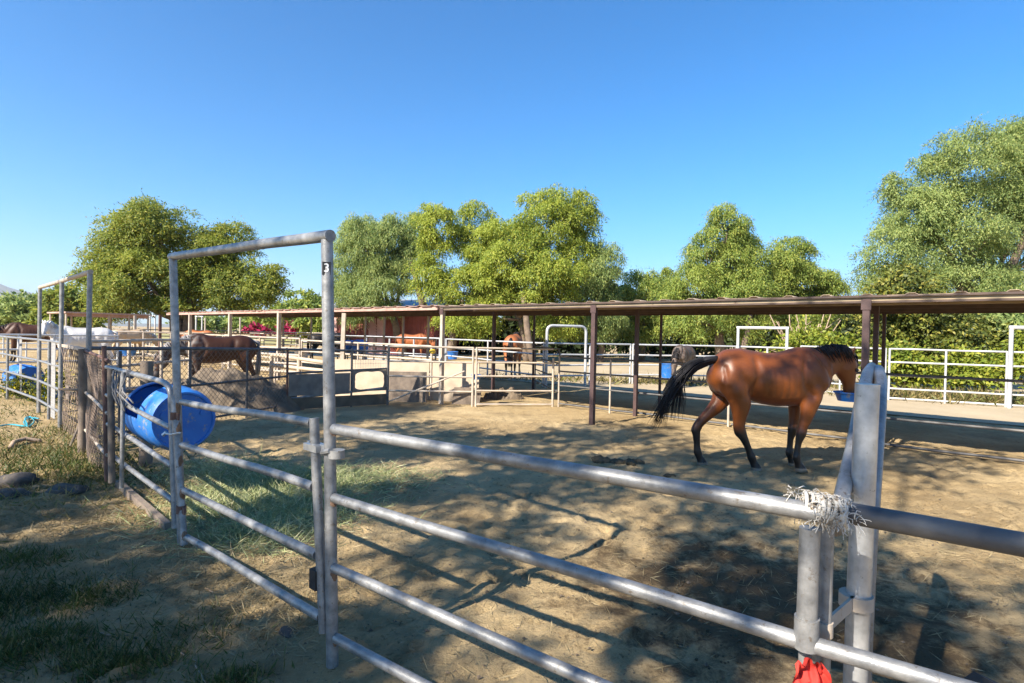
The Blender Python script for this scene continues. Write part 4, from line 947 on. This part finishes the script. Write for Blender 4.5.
    at_ = me.color_attributes.new('coat', 'FLOAT_COLOR', 'POINT'); at_.data.foreach_set('color', cols.ravel())
    if sc != 1: me.transform(Matrix.Scale(sc, 4))
    me.materials.append(M['coat' if voxel < .025 else 'coat_far']); me.name = 'body'
    b_ = bpy.data.objects.new('body', me); COL.objects.link(b_); b_.parent = o
    def child(nm_, mbx, m):
        mm = mbx.mesh(nm_, m, V((0, 0, 0)), True); 
        if sc != 1: mm.transform(Matrix.Scale(sc, 4))
        c_ = bpy.data.objects.new(nm_, mm); COL.objects.link(c_); c_.parent = o; return c_
    # mane along the crest
    mb = MB(); rs = random.Random(3); K_ = 130 if voxel < .025 else 50; thick = .007 if voxel < .025 else .016
    cr = [V((.50, 0, 1.54)), nb.lerp(nm, .5) + (nm - nb).cross(lat(nb, poll)).normalized() * -.0, nm, poll]
    def crest(s):
        path = [nb.lerp(V((.42, 0, 1.24)), .6), nb.lerp(nm, .3), nb.lerp(nm, .7), nm.lerp(poll, .2), nm.lerp(poll, .6), poll]; hu = [.30, .272, .225, .195, .165, .14]
        k = min(int(s * 5), 4); f = s * 5 - k; p = path[k].lerp(path[k + 1], f); d = (path[k + 1] - path[k]).normalized(); l = lat(nb, poll); u = d.cross(l)
        if u.z < 0: u = -u
        return p + u * (hu[k] + (hu[k + 1] - hu[k]) * f), u, l
    for k in range(K_):
        s = rs.random(); p, u, l = crest(s); sd_ = 1 if rs.random() < .3 else -1
        ln = rs.uniform(.10, .24); tw = V((rs.gauss(0, .03), rs.gauss(0, .02), 0))
        pts = [p - u * .02, p + u * .015 + l * sd_ * .02, p - u * ln * .3 + l * sd_ * (.075 + rs.random() * .02) + tw * .5, p - u * ln + l * sd_ * (.105 + rs.random() * .03) + tw]
        mb.tube(pts, [thick * 1.3, thick * 1.5, thick * 1.2, thick * .25], 4)
    for k in range(K_ // 8):
        p = poll + hl_up * .12 - hdn * .04; q = p + hdn * rs.uniform(.12, .24) + hlat * rs.gauss(0, .03); mb.tube([p, p.lerp(q, .5) + hl_up * .02, q], [thick, thick * 1.3, thick * .3], 4)
    child('mane', mb, M[hair])
    mb = MB(); K_ = 420 if voxel < .025 else 60; dock = V((.25 + (-.84 - .25) * (1 - short), 0, 1.37))
    for k in range(K_):
        if tail == 'swish':
            a = rs.gauss(0, 1); c1_ = rs.gauss(0, 1); ln = rs.uniform(.45, 1.0) if rs.random() < .8 else rs.uniform(.95, 1.12)
            p1 = dock + V((-.17, 0.0 + c1_ * .022, -.045 + a * .03)); p2 = dock + V((-.37, -.02 + c1_ * .045, -.2 + a * .055)); p3 = dock + V((-.57, -.04 + c1_ * .06, -.44 + a * .062 + rs.gauss(0, .02))); p4 = dock + V((-.70 + rs.gauss(0, .05), -.05 + c1_ * .08, -.78 + a * .06))
            if rs.random() < .16: p3 = p2 + V((-.08 + rs.gauss(0, .05), rs.gauss(0, .05), -.32)); p4 = p3 + V((-.02, 0, -.22))
        else:
            a = rs.gauss(0, 1); c1_ = rs.gauss(0, 1); ln = rs.uniform(.7, 1.05)
            p1 = dock + V((-.06, c1_ * .02, -.06)); p2 = dock + V((-.075 + a * .02, c1_ * .045, -.34)); p3 = dock + V((-.06 + a * .03, c1_ * .055, -.62)); p4 = dock + V((-.04 + a * .03, c1_ * .04, -.92))
        pts = [dock + V((.06, c1_ * .012, .02 + (a * .012 if tail == 'swish' else 0))), p1, p1.lerp(p2, .5) + V((0, 0, .02)), p2, p2.lerp(p3, .5) + V((-.01, 0, .02)), p3, p4]
        m_ = max(3, int(round(len(pts) * min(ln, 1)))); pts = pts[:m_]
        th = thick * (.62 if voxel < .025 else .9); mb.tube(pts, [th * 1.6] + [th * 1.25] * (m_ - 2) + [th * .2], 4)
    mb.tube([dock + V((.10, 0, .02)), dock + V((-.06, 0, .01 if tail == 'swish' else -.02)), dock + (V((-.26, 0, -.11)) if tail == 'swish' else V((-.075, 0, -.25)))], [.05, .05, .025], 8)
    child('tail', mb, M[hair])
    if voxel < .025:
        for s in (-1, 1):
            mb = MB(); mb.blob(poll + hdn * hl * .3 + hlat * s * .092 + hl_up * .045, .026, 0, 0, 2); child('eye', mb, M['black'])
            mb = MB(); mb.blob(poll + hdn * hl * .95 + hlat * s * .052 + hl_up * .03, .02, 0, 0, 2); child('nostril', mb, M['black'])
    return o
level = ((.88, 0, 1.36), (1.10, 0, 1.40))
UP = dict(neck=((.84, 0, 1.50), (1.05, 0, 1.80)), head=(1.42, 0, 1.42))
LOW = dict(neck=((.95, 0, 1.18), (1.22, 0, 1.05)), head=(1.40, 0, .55))
GRAZE = dict(neck=((.95, 0, 1.0), (1.15, 0, .66)), head=(1.28, 0, .10))
hp = gx(764, 7.45)
horse('big glossy bay horse with black legs, tail swinging out, at the shelter post', hp, R(3), 1.025, (.15, .042, .0085), neck=((.90, .05, 1.40), (1.17, .10, 1.45)), head=(1.25, .15, .90), short=.15, legs=(-.17, -.10, .47, -.11), tail='swish', voxel=.017, thick_legs=1.16)
horse('dark brown horse with a grey dappled neck, head down behind the mesh fence', gx(221, 14.4), R(180 + 38), .99, (.042, .013, .0035), neck=((.98, .05, 1.22), (1.3, .1, 1.02)), head=(1.42, .12, .48), dapple=(.10, .095, .095), hair='hair_grey', legs=(.05, -.05, .1, -.05))
horse('white horse with pricked ears behind the far left gate', gx(84, 20.0), R(222), 1.06, (.62, .61, .60), (.45, .43, .42), 'hair_white', neck=((.82, .08, 1.40), (1.00, .22, 1.62)), head=(1.08, .58, 1.22), headlat=(1, -.2, 0), legs=(0, .05, .05, -.05))
horse('very dark brown horse cut off by the left edge', gx(34, 25), R(221), 1.12, (.06, .022, .010), neck=((.95, 0, 1.2), (1.22, 0, 1.1)), head=(1.40, 0, .62), legs=(0, .1, .1, -.1))
horse('pale palomino horse far off beyond the white one', gx(130, 29), R(60), 1.0, (.5, .37, .24), (.4, .32, .24), 'hair_white', **LOW)
horse('orange chestnut horse far off under the older shelter', gx(200, 34), R(178), 1.0, (.36, .12, .04), (.25, .09, .03), 'hair_red', **LOW)
horse('chestnut horse with lowered head in front of the red barn', gx(412, 33.5), R(-6), 1.03, (.30, .095, .03), (.16, .055, .022), 'hair_red', neck=((.95, 0, 1.2), (1.25, 0, 1.1)), head=(1.5, 0, .68), legs=(.05, -.05, -.12, .1))
horse('bay horse seen from behind through the rounded pipe panel', gx(514, 22.0), R(82), 1.09, (.30, .10, .03), neck=((.9, .05, 1.4), (1.12, .05, 1.5)), head=(1.35, 0, 1.05), legs=(0, .05, .05, -.1), white_legs=True)
horse('grey-brown horse facing the camera, drinking from a blue tub', gx(684, 19.6), R(-122), .93, (.09, .06, .042), neck=((.92, .0, 1.12), (1.15, 0, .98)), head=(1.30, 0, .48), dapple=(.15, .125, .11))
horse('black horse mostly hidden behind the tall near post', gx(327, 29.5), R(20), 1.0, (.014, .012, .012), **LOW)

# ------------------------------------------------------------------ foliage
def leafmesh(name, pos, dirs, ln, wd, m, parent=None, org=V((0, 0, 0)), face=None):
    """elongated leaf sprays: a bent pair of triangles each"""
    n = len(pos); d = dirs / np.linalg.norm(dirs, axis=1, keepdims=True)
    rnd = rng.normal(size=(n, 3)); rnd = rnd if face is None else face + rnd * .55; s = np.cross(rnd, d); s /= np.linalg.norm(s, axis=1, keepdims=True) + 1e-9
    ln = ln[:, None]; wd = wd[:, None]; nn = np.cross(d, s)
    p0 = pos; p1 = pos + d * ln * .45 + s * wd * .5 + nn * wd * .2; p2 = pos + d * ln; p3 = pos + d * ln * .45 - s * wd * .5 + nn * wd * .2
    vs = np.stack([p0, p1, p2, p3], 1).reshape(-1, 3) - np.array(org)
    me = bpy.data.meshes.new(name); me.vertices.add(4 * n); me.vertices.foreach_set('co', vs.astype(np.float32).ravel())
    me.loops.add(4 * n); me.loops.foreach_set('vertex_index', np.arange(4 * n, dtype=np.int32)); me.polygons.add(n)
    me.polygons.foreach_set('loop_start', np.arange(0, 4 * n, 4, dtype=np.int32)); me.update(calc_edges=True); me.validate()
    me.materials.append(m); o = bpy.data.objects.new(name, me); COL.objects.link(o)
    if parent: o.parent = parent
    else: o.location = org
    return o
def crown_points(lobes, total, weep, strand=6, shell=.55, sl_=.13):
    """lobes: (centre, rx, ry, rz). clumps spread through each lobe, thick near its skin; every clump is a few hanging strands"""
    vol = np.array([(l[1] * l[2] * l[3]) ** .72 for l in lobes]); cnt = (vol / vol.sum() * total / strand).astype(int) + 3
    P = []; Dr = []; Fc = []
    for (c, rx, ry, rz), k in zip(lobes, cnt):
        rm = (rx * ry * rz) ** (1 / 3)
        ncl = int(max(6, min(70, 11 * (rm / .75) ** 2)))
        u = rng.normal(size=(ncl, 3)); u /= np.linalg.norm(u, axis=1, keepdims=True)
        rr = shell + (1 - shell) * rng.random(ncl) ** .7
        cc = np.array(c) + u * rr[:, None] * np.array([rx, ry, rz])
        cr = (.22 + .20 * rng.random(ncl)) * min(rm, 1.7); idx = rng.integers(0, ncl, k)
        v = rng.normal(size=(k, 3)); v /= np.linalg.norm(v, axis=1, keepdims=True); v[:, 2] = np.abs(v[:, 2]) * .95 - .25
        st = cc[idx] + v * (cr[idx] * (.55 + .5 * rng.random(k)))[:, None]
        out = v
        d0 = out * (1 - weep) + np.array([0, 0, -1]) * weep + rng.normal(size=(k, 3)) * .22
        for j in range(strand):
            P.append(st + d0 * sl_ * j + rng.normal(size=(k, 3)) * .04)
            Dr.append(d0 + rng.normal(size=(k, 3)) * (.4 if weep > .5 else .8)); o_ = st - np.array(c); o_ /= np.linalg.norm(o_, axis=1, keepdims=True) + 1e-6; Fc.append(v * .8 + o_ * .5 + np.array((0, 0, .25)))
    return np.concatenate(P), np.concatenate(Dr), np.concatenate(Fc)
def limb(mb, a, b, r0, r1, k=5, wob=.2, seed=0):
    pts = [a.lerp(b, i / k) + V((noise.noise(V((seed, i * .7, 0))), noise.noise(V((seed, i * .7, 5))), 0)) * wob * (a - b).length * .25 * math.sin(math.pi * i / k) for i in range(k + 1)]
    mb.tube(pts, [r0 + (r1 - r0) * i / k for i in range(k + 1)], 8); return pts
def tree(label, base, lobes, total, m, weep=.7, lsize=(.24, .07), r0=.28, bark='bark', group='trees round the pens', name='pepper_tree', cat='tree', extra=None, shell=.5, nl=7):
    o = thing(name, base, label, cat, group)
    P, Dr, Fc = crown_points(lobes, total, weep, shell=shell)
    ok = P[:, 2] > .15; P, Dr, Fc = P[ok], Dr[ok], Fc[ok]; n = len(P)
    leafmesh('crown', P, Dr, lsize[0] * (.7 + .6 * rng.random(n)), lsize[1] * (.7 + .6 * rng.random(n)), M[m], o, V(base), Fc)
    mb = MB(); top = np.mean([l[0] for l in lobes], axis=0); fork = V(base).lerp(V(top), .38); fork.z = base.z + (top[2] - base.z) * .42
    sd_ = abs(base.x * 3.7) % 10
    limb(mb, V(base) - V((0, 0, .2)), fork, r0 * 1.2, r0 * .75, 6, .3, sd_)
    for i, l in enumerate(sorted(lobes, key=lambda q: -q[1])[:nl]):
        c = V(l[0]); pts = limb(mb, fork, fork.lerp(c, .95), r0 * .5, r0 * .12, 5, .45, sd_ + i * 1.9)
        for k in range(3):
            q = c + V((rng.uniform(-.6, .6) * l[1], rng.uniform(-.6, .6) * l[2], rng.uniform(-.6, .55) * l[3])); limb(mb, pts[3 + k % 2], q, r0 * .16, r0 * .04, 4, .4, i + k)
    if extra: extra(mb)
    mb.build('trunk', M[bark], o, True); return o
def plobes(Z, lst, depth=.8):
    res = []
    for i, (cx, cy, rx, ry) in enumerate(lst):
        y = Z + (((i * 37) % 11) / 11 - .5) * rx * Z / F * .9
        c = at(cx, cy, y); res.append((tuple(c), rx * y / F, rx * y / F * depth, ry * y / F))
    return res
tree('broad spreading tree with olive-yellow leaves standing apart at the left', gx(178, 36), plobes(36, [(158, 226, 33, 30), (128, 250, 34, 34), (98, 290, 19, 32), (148, 282, 45, 34), (205, 255, 25, 28), (232, 247, 22, 25), (262, 284, 21, 24), (236, 290, 36, 22), (190, 284, 30, 26), (120, 298, 26, 20)]), 150000, 'leaf_olive', .4, (.17, .068), .45,
     extra=lambda mb: (limb(mb, gx(188, 36), at(192, 262, 36), .42, .2, 5, .1, 2), limb(mb, gx(180, 36), at(164, 270, 36), .36, .16, 5, .2, 4)), name='broad_tree')
tree('grey-green weeping tree left of the yellow-green one', gx(405, 41), plobes(40, [(364, 245, 26, 34), (392, 248, 30, 34), (348, 268, 17, 40), (378, 286, 34, 26), (412, 235, 14, 26), (352, 300, 20, 20)]), 95000, 'leaf_blue', .86, (.21, .044), .3, extra=lambda mb: (limb(mb, at(425, 312, 39), at(410, 258, 39), .28, .14, 4, .1, 3),))
tree('large yellow-green pepper tree in the middle of the row', gx(528, 36), plobes(36, [(440, 224, 22, 26), (428, 266, 18, 38), (480, 232, 26, 30), (506, 256, 40, 42), (548, 222, 34, 34), (580, 216, 17, 28), (530, 277, 55, 30), (468, 286, 40, 24), (575, 258, 22, 30), (470, 318, 30, 16), (560, 318, 34, 16)]), 200000, 'leaf_yellow', .68, (.17, .055), .2, extra=lambda mb: (limb(mb, gx(534, 33), at(522, 290, 34), .22, .15, 4, .5, 3), limb(mb, gx(448, 36), at(462, 300, 36), .3, .2, 4, .2, 6)))
tree('small grey-green tree hanging over the right of the yellow-green tree', gx(602, 37), plobes(37, [(600, 268, 20, 32), (584, 288, 28, 26), (612, 286, 11, 24), (596, 318, 26, 18)]), 50000, 'leaf_blue', .84, (.2, .044), .2)
tree('low rounded pepper tree in the gap between the two tallest of the middle', gx(642, 41), plobes(41, [(640, 290, 26, 20), (622, 304, 24, 16), (664, 286, 14, 22), (645, 322, 30, 18)]), 36000, 'leaf_mid', .72, (.2, .06), .22)
tree('peaked bright green pepper tree above the grey-brown horse', gx(722, 35), plobes(35, [(728, 222, 20, 25), (706, 256, 20, 26), (738, 258, 28, 30), (692, 284, 26, 24), (738, 288, 38, 24), (668, 298, 16, 18), (700, 318, 34, 20), (748, 318, 24, 18)]), 110000, 'leaf_mid', .7, (.17, .05), .34, extra=lambda mb: (limb(mb, gx(741, 34), at(752, 305, 34.5), .22, .14, 4, .2, 3),))
tree('bright green pepper tree left of the sky gap beside the tallest tree', gx(800, 37), plobes(37, [(788, 258, 23, 26), (814, 278, 20, 18), (776, 284, 34, 24), (834, 292, 13, 14), (800, 316, 36, 20)]), 72000, 'leaf_mid', .7, (.18, .052), .26)
tree('tallest pepper tree, feathery, filling the right edge', gx(985, 27), plobes(27, [(968, 158, 36, 38), (1012, 166, 36, 48), (918, 214, 38, 36), (890, 248, 26, 38), (958, 226, 50, 46), (1012, 246, 40, 48), (898, 286, 38, 28), (960, 290, 50, 30), (892, 188, 13, 20), (1066, 178, 56, 80), (1034, 150, 26, 34), (1020, 300, 44, 30), (925, 165, 14, 16)]), 220000, 'leaf_blue', .64, (.145, .04), .5)
tree('dark glossy citrus tree behind the far right fence', gx(908, 21), plobes(21, [(905, 298, 34, 28), (930, 330, 40, 28), (880, 330, 22, 30), (960, 335, 36, 26), (898, 345, 30, 18)]), 26000, 'leaf_citrus', .3, (.14, .08), .13, name='citrus_tree')
tree('feathery grey-green young tree at the right edge under the roof line', gx(1005, 21), plobes(21, [(1000, 325, 26, 22), (1025, 330, 26, 26)]), 7000, 'leaf_blue', .6, (.26, .08), .1)
for k, (px, Y, lst, tot, lab_) in enumerate(((900, 19.2, [(900, 366, 24, 15), (918, 374, 16, 11)], 5000, 'bright lime shrub behind the left part of the far right fence'), (988, 19, [(986, 364, 26, 15), (965, 372, 18, 12)], 5000, 'bright lime shrub behind the right part of the far right fence'), (940, 20, [(942, 362, 20, 17)], 2600, 'darker shrub between the two lime shrubs'),
        (835, 21.5, [(800, 346, 32, 12), (842, 352, 26, 12)], 5000, 'lime shrub behind the big bay horse neck'), (1040, 18.4, [(1040, 360, 26, 22)], 3000, 'lime shrub at the right edge'))):
    tree(lab_, gx(px, Y), plobes(Y, lst), tot, 'leaf_lime' if k != 2 else 'leaf_citrus', .2, (.15, .075), .05, name='shrub', cat='shrub', group='shrubs along the far fence', shell=.3, nl=2)
# bare twiggy bush
t = thing('bare_bush', gx(806, 22.5), 'leafless pale branching bush behind the bay horse withers', 'bush')
mb = MB(); b0 = gx(806, 22.5)
for k in range(9):
    tip = at(770 + k * 9 + random.uniform(-4, 4), random.uniform(303, 325), 22.5 + random.uniform(-.6, .6)); pts = limb(mb, b0, tip, .05, .015, 6, .5, k)
    for j in (2, 3, 4): limb(mb, pts[j], pts[j] + V((random.gauss(0, .5), random.gauss(0, .3), random.uniform(.3, .8))), .025, .008, 4, .5, k + j)
mb.build('branches', M['bark_pale'], t, True)
# far bushes at the left and the magenta blooms
tree('far grey-green bushy tree at the left edge below the hill', gx(20, 62), plobes(62, [(22, 310, 26, 16), (5, 316, 18, 16), (48, 308, 18, 16), (62, 300, 14, 12)]), 7000, 'leaf_blue', .3, (.5, .22), .3, name='distant_tree')
tree('far dark green tree between the posts of the far left frame', gx(62, 55), plobes(55, [(68, 306, 20, 22), (52, 318, 18, 12), (84, 312, 16, 18)]), 6000, 'leaf_olive', .3, (.5, .22), .3, name='distant_tree')
tree('far round bush seen right of the broad tree', gx(300, 62), plobes(62, [(300, 304, 22, 13), (318, 308, 14, 10), (284, 312, 14, 8), (270, 318, 22, 8)]), 5000, 'leaf_mid', .3, (.5, .2), .2, name='distant_tree')
tree('small tree with hanging branches behind the tall near post', gx(315, 52), plobes(50, [(310, 325, 14, 12), (325, 326, 12, 14), (298, 326, 10, 8)]), 4000, 'leaf_mid', .6, (.4, .16), .2, name='distant_tree')
tree('distant dark trees beyond the grass field', gx(225, 95), plobes(95, [(190 + i * 16, 322 + (i % 3) * 1.5, 14, 7) for i in range(10)]), 5000, 'leaf_blue', .2, (.8, .4), .2, name='distant_tree')
for px, w_, lab_ in ((290, 9, 'magenta bougainvillea bank right of the older shelter post'), (255, 6, 'fainter magenta bougainvillea beyond the brown feeding horse')):
    tree(lab_, gx(px, 50), plobes(50, [(px, 330, w_, 1.8 if w_ > 7 else 1.1), (px + 9, 331, 4, .9)]), 60 * w_, 'magenta', .1, (.4, .26), .06, name='bougainvillea', cat='bush', group='bougainvilleas', shell=.2, nl=1)
# dense hedge mass behind the row of trees
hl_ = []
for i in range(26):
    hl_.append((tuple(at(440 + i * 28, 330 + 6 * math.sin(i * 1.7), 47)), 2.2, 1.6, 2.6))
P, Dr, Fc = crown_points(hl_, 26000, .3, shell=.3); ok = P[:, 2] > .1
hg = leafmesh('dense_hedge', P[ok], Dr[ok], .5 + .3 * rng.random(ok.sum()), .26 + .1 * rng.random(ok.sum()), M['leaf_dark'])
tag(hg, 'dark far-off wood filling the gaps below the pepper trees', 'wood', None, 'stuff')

# trees behind the photographer that shade the foreground
def shade_tree(label, base, spots):
    """spots: shade wanted at ground point (x, y), radius, height of the bough casting it, leaf density"""
    o = thing('pepper_tree', base, label, 'tree', 'trees round the pens'); P = []; lob = []
    for x, y, r, h, den in spots:
        k = h / math.tan(SUN_EL); c = np.array((x - SUN_DIR.x * k, y - SUN_DIR.y * k, h)); lob.append((c, r))
        m_ = int(310 * r * r * 3.1 * den); ncl = max(6, int(r * r * 8))
        u = rng.normal(size=(ncl, 3)); u /= np.linalg.norm(u, axis=1, keepdims=True); cc = c + u * (rng.random((ncl, 1)) ** .45) * np.array((r, r, r * .6))
        P.append(cc[rng.integers(0, ncl, m_)] + rng.normal(size=(m_, 3)) * np.array((.24, .24, .3)))
    P = np.concatenate(P); n = len(P); d = rng.normal(size=(n, 3)); d[:, 2] -= .6
    leafmesh('crown', P, d, .15 + .13 * rng.random(n), .07 + .05 * rng.random(n), M['leaf_mid'], o, V(base))
    mb = MB(); fork = V(base) + V((.2, .1, 4.2)); limb(mb, V(base) - V((0, 0, .2)), fork, .34, .2, 7, .3, base.x)
    for i, (c, r) in enumerate(lob): limb(mb, fork, V(c), .07, .02, 7, .5, i * 1.3)
    mb.build('trunk', M['bark'], o, True)
shade_tree('tall pepper tree behind the camera shading the right of the pen', V((-6.5, -7.5, 0)), [(2.0, 4.2, .85, 8, 1.3), (1.3, 3.3, .5, 7.8, 1.4), (3.2, 2.9, .75, 8, 1.0), (2.9, 7.6, 1.4, 9, .75), (5.8, 8.5, 1.3, 9.5, .55), (5.2, 4.6, .8, 8.5, .9), (.2, 6.9, 1.5, 8.5, .7), (1.4, 9.3, 1.7, 9.5, .65), (-.2, 4.6, .5, 8, 1.5), (2.4, 5.9, .6, 8.8, 1.2), (4.1, 3.5, .5, 8, 1.3)])
shade_tree('tall pepper tree behind the camera shading the gate and the grass', V((-11.5, -6.5, 0)), [(-3.4, 3.1, 1.3, 7.2, 1.9), (-2.0, 2.3, .85, 7, 1.7), (-.75, 2.8, .55, 7, 1.6), (-4.6, 5.2, 1.1, 7.5, 1.2), (-2.2, 4.7, .65, 7.5, 1.1), (-1.5, 6.2, .9, 7.8, 1.0), (-1.8, 8.8, 1.7, 8.5, .85), (-4.6, 9.6, 1.3, 8.5, 1.5), (-3.6, 11.6, 1.4, 9, 1.6), (-2.4, 13.0, 1.0, 9.5, 1.4), (-3.6, 7.2, .9, 8, .9)])

# ------------------------------------------------------------------ grass, hay, straw
def scatter(name, label, cat, regions, n, ln, wd, m, upn=.8, z=.0):
    P = []
    tot = sum(w for *_, w in regions)
    for cx, cy, sx, sy, w in regions:
        k = int(n * w / tot); P.append(np.stack([cx + rng.normal(size=k) * sx, cy + rng.normal(size=k) * sy, np.zeros(k)], 1))
    P = np.concatenate(P); P[:, 2] = [gz(a, b) + z - .005 for a, b, _ in P]
    k = len(P); d = rng.normal(size=(k, 3)); d[:, 2] = np.abs(d[:, 2]) * .3 + upn
    o = leafmesh(name, P, d, ln * (.5 + rng.random(k)), wd * (.6 + .8 * rng.random(k)), M[m]); tag(o, label, cat, None, 'stuff'); return o
def reg(px, py, sx, sy, w=1): p = gp(px, py); return (p.x, p.y, sx, sy, w)
scatter('grass', 'green grass in the shade at the lower left', 'grass', [reg(10, 600, .25, .2, 2), reg(20, 650, .22, .12, 2), reg(120, 668, .15, .08, 1.), reg(90, 600, .16, .08, .6), reg(10, 560, .25, .12, 1), reg(230, 682, .1, .06, .4), reg(180, 640, .2, .15, .4)], 8000, .07, .006, 'grass', 1.0)
scatter('sunny_grass', 'sunlit yellow-green grass beside the left fence', 'grass', [reg(50, 455, .7, .35, 2), reg(85, 470, .3, .3, 1), reg(15, 470, .6, .35, 1.5), reg(75, 432, .4, .6, 1), reg(20, 412, .8, 1.0, .8)], 4200, .10, .012, 'grass', .9)
scatter('dry_grass', 'dry straw-coloured grass beside the left fence', 'dry grass', [reg(40, 440, 1.2, .8, 2), reg(90, 480, .4, .3, 1), reg(20, 500, .9, .4, 1), reg(30, 400, 1.2, 2, 1.4)], 6500, .11, .010, 'grass_dry', .4)
scatter('hay', 'green hay strewn on the ground inside the gate', 'hay', [reg(235, 500, .32, .45, 3), reg(285, 492, .4, .45, 3), reg(350, 480, .45, .3, 1.4), reg(215, 470, .35, .35, .8), reg(262, 540, .25, .2, 1), reg(310, 515, .3, .25, 1)], 22000, .13, .006, 'hay', .1, .02)
scatter('straw', 'loose straw scattered on the ground outside the fence', 'straw', [reg(120, 530, .8, .5, 2), reg(200, 580, .6, .3, 2), reg(70, 520, .8, .5, 2), reg(260, 620, .3, .2, 1), reg(450, 600, 1.2, 1.0, 1.2), reg(900, 560, 1.0, .7, 1.0), reg(620, 520, 1.8, 1.5, .8)], 17000, .08, .004, 'straw', .08, .012)
mb = MB(); cr_ = random.Random(5)
for k in range(1700):
    p = (gp(cr_.uniform(0, 1024), cr_.uniform(455, 690)) if k % 2 else V((cr_.uniform(-5, 6), cr_.uniform(2, 11), 0))); r_ = .006 * (1 + 2.2 * cr_.random() ** 4)
    c_ = V((p.x, p.y, gz(p.x, p.y) + r_ * .3)); a_ = [V((cr_.uniform(.6, 1.2), 0, 0)), V((-cr_.uniform(.5, 1), cr_.uniform(.6, 1), 0)), V((-cr_.uniform(.3, 1), -cr_.uniform(.6, 1), 0)), V((0, 0, cr_.uniform(.5, .9)))]
    mb.add([c_ + q * r_ for q in a_], [[0, 1, 3], [1, 2, 3], [2, 0, 3]])
tag(mb.build('clods', M['dirt_pile'], None, False), 'small clods and pebbles of dirt over the pen floor', 'clods', None, 'stuff')
scatter('verge_weeds', 'dry weeds under the shrubs along the far right fence', 'weeds', [(12.6, 17.4, 1.1, .4, 2), (14.2, 16.4, 1.0, .4, 2), (8.6, 20.6, 3., .5, 2), (3.5, 21.4, 2.5, .5, 1)], 5200, .32, .035, 'grass_dry', .7)
for k, (px, py, lb) in enumerate(((30, 392, 'yellow-flowered weed under the left-edge panel'), (44, 402, 'yellow-flowered weed among blue scraps'), (58, 388, 'yellow-flowered weed against the dense rusty netting'), (16, 398, 'leafy green weed at the left edge'))):
    p = gp(px, py); n_ = 500
    P = np.array(p) + rng.normal(size=(n_, 3)) * np.array([.16, .14, .16]) + np.array([0, 0, .22]); P[:, 2] = np.abs(P[:, 2]); d = rng.normal(size=(n_, 3)); d[:, 2] += .6
    t = thing('weed', p, lb, 'weed', 'weeds by the left fence')
    leafmesh('leaves', P, d, .07 + .05 * rng.random(n_), .025 + .02 * rng.random(n_), M['weed_flower'], t, V(p))
    mb = MB()
    for j in range(6): mb.tube([p, p + V((random.gauss(0, .12), random.gauss(0, .1), random.uniform(.3, .5)))], .006, 5)
    mb.build('stems', M['leaf_mid'], t)
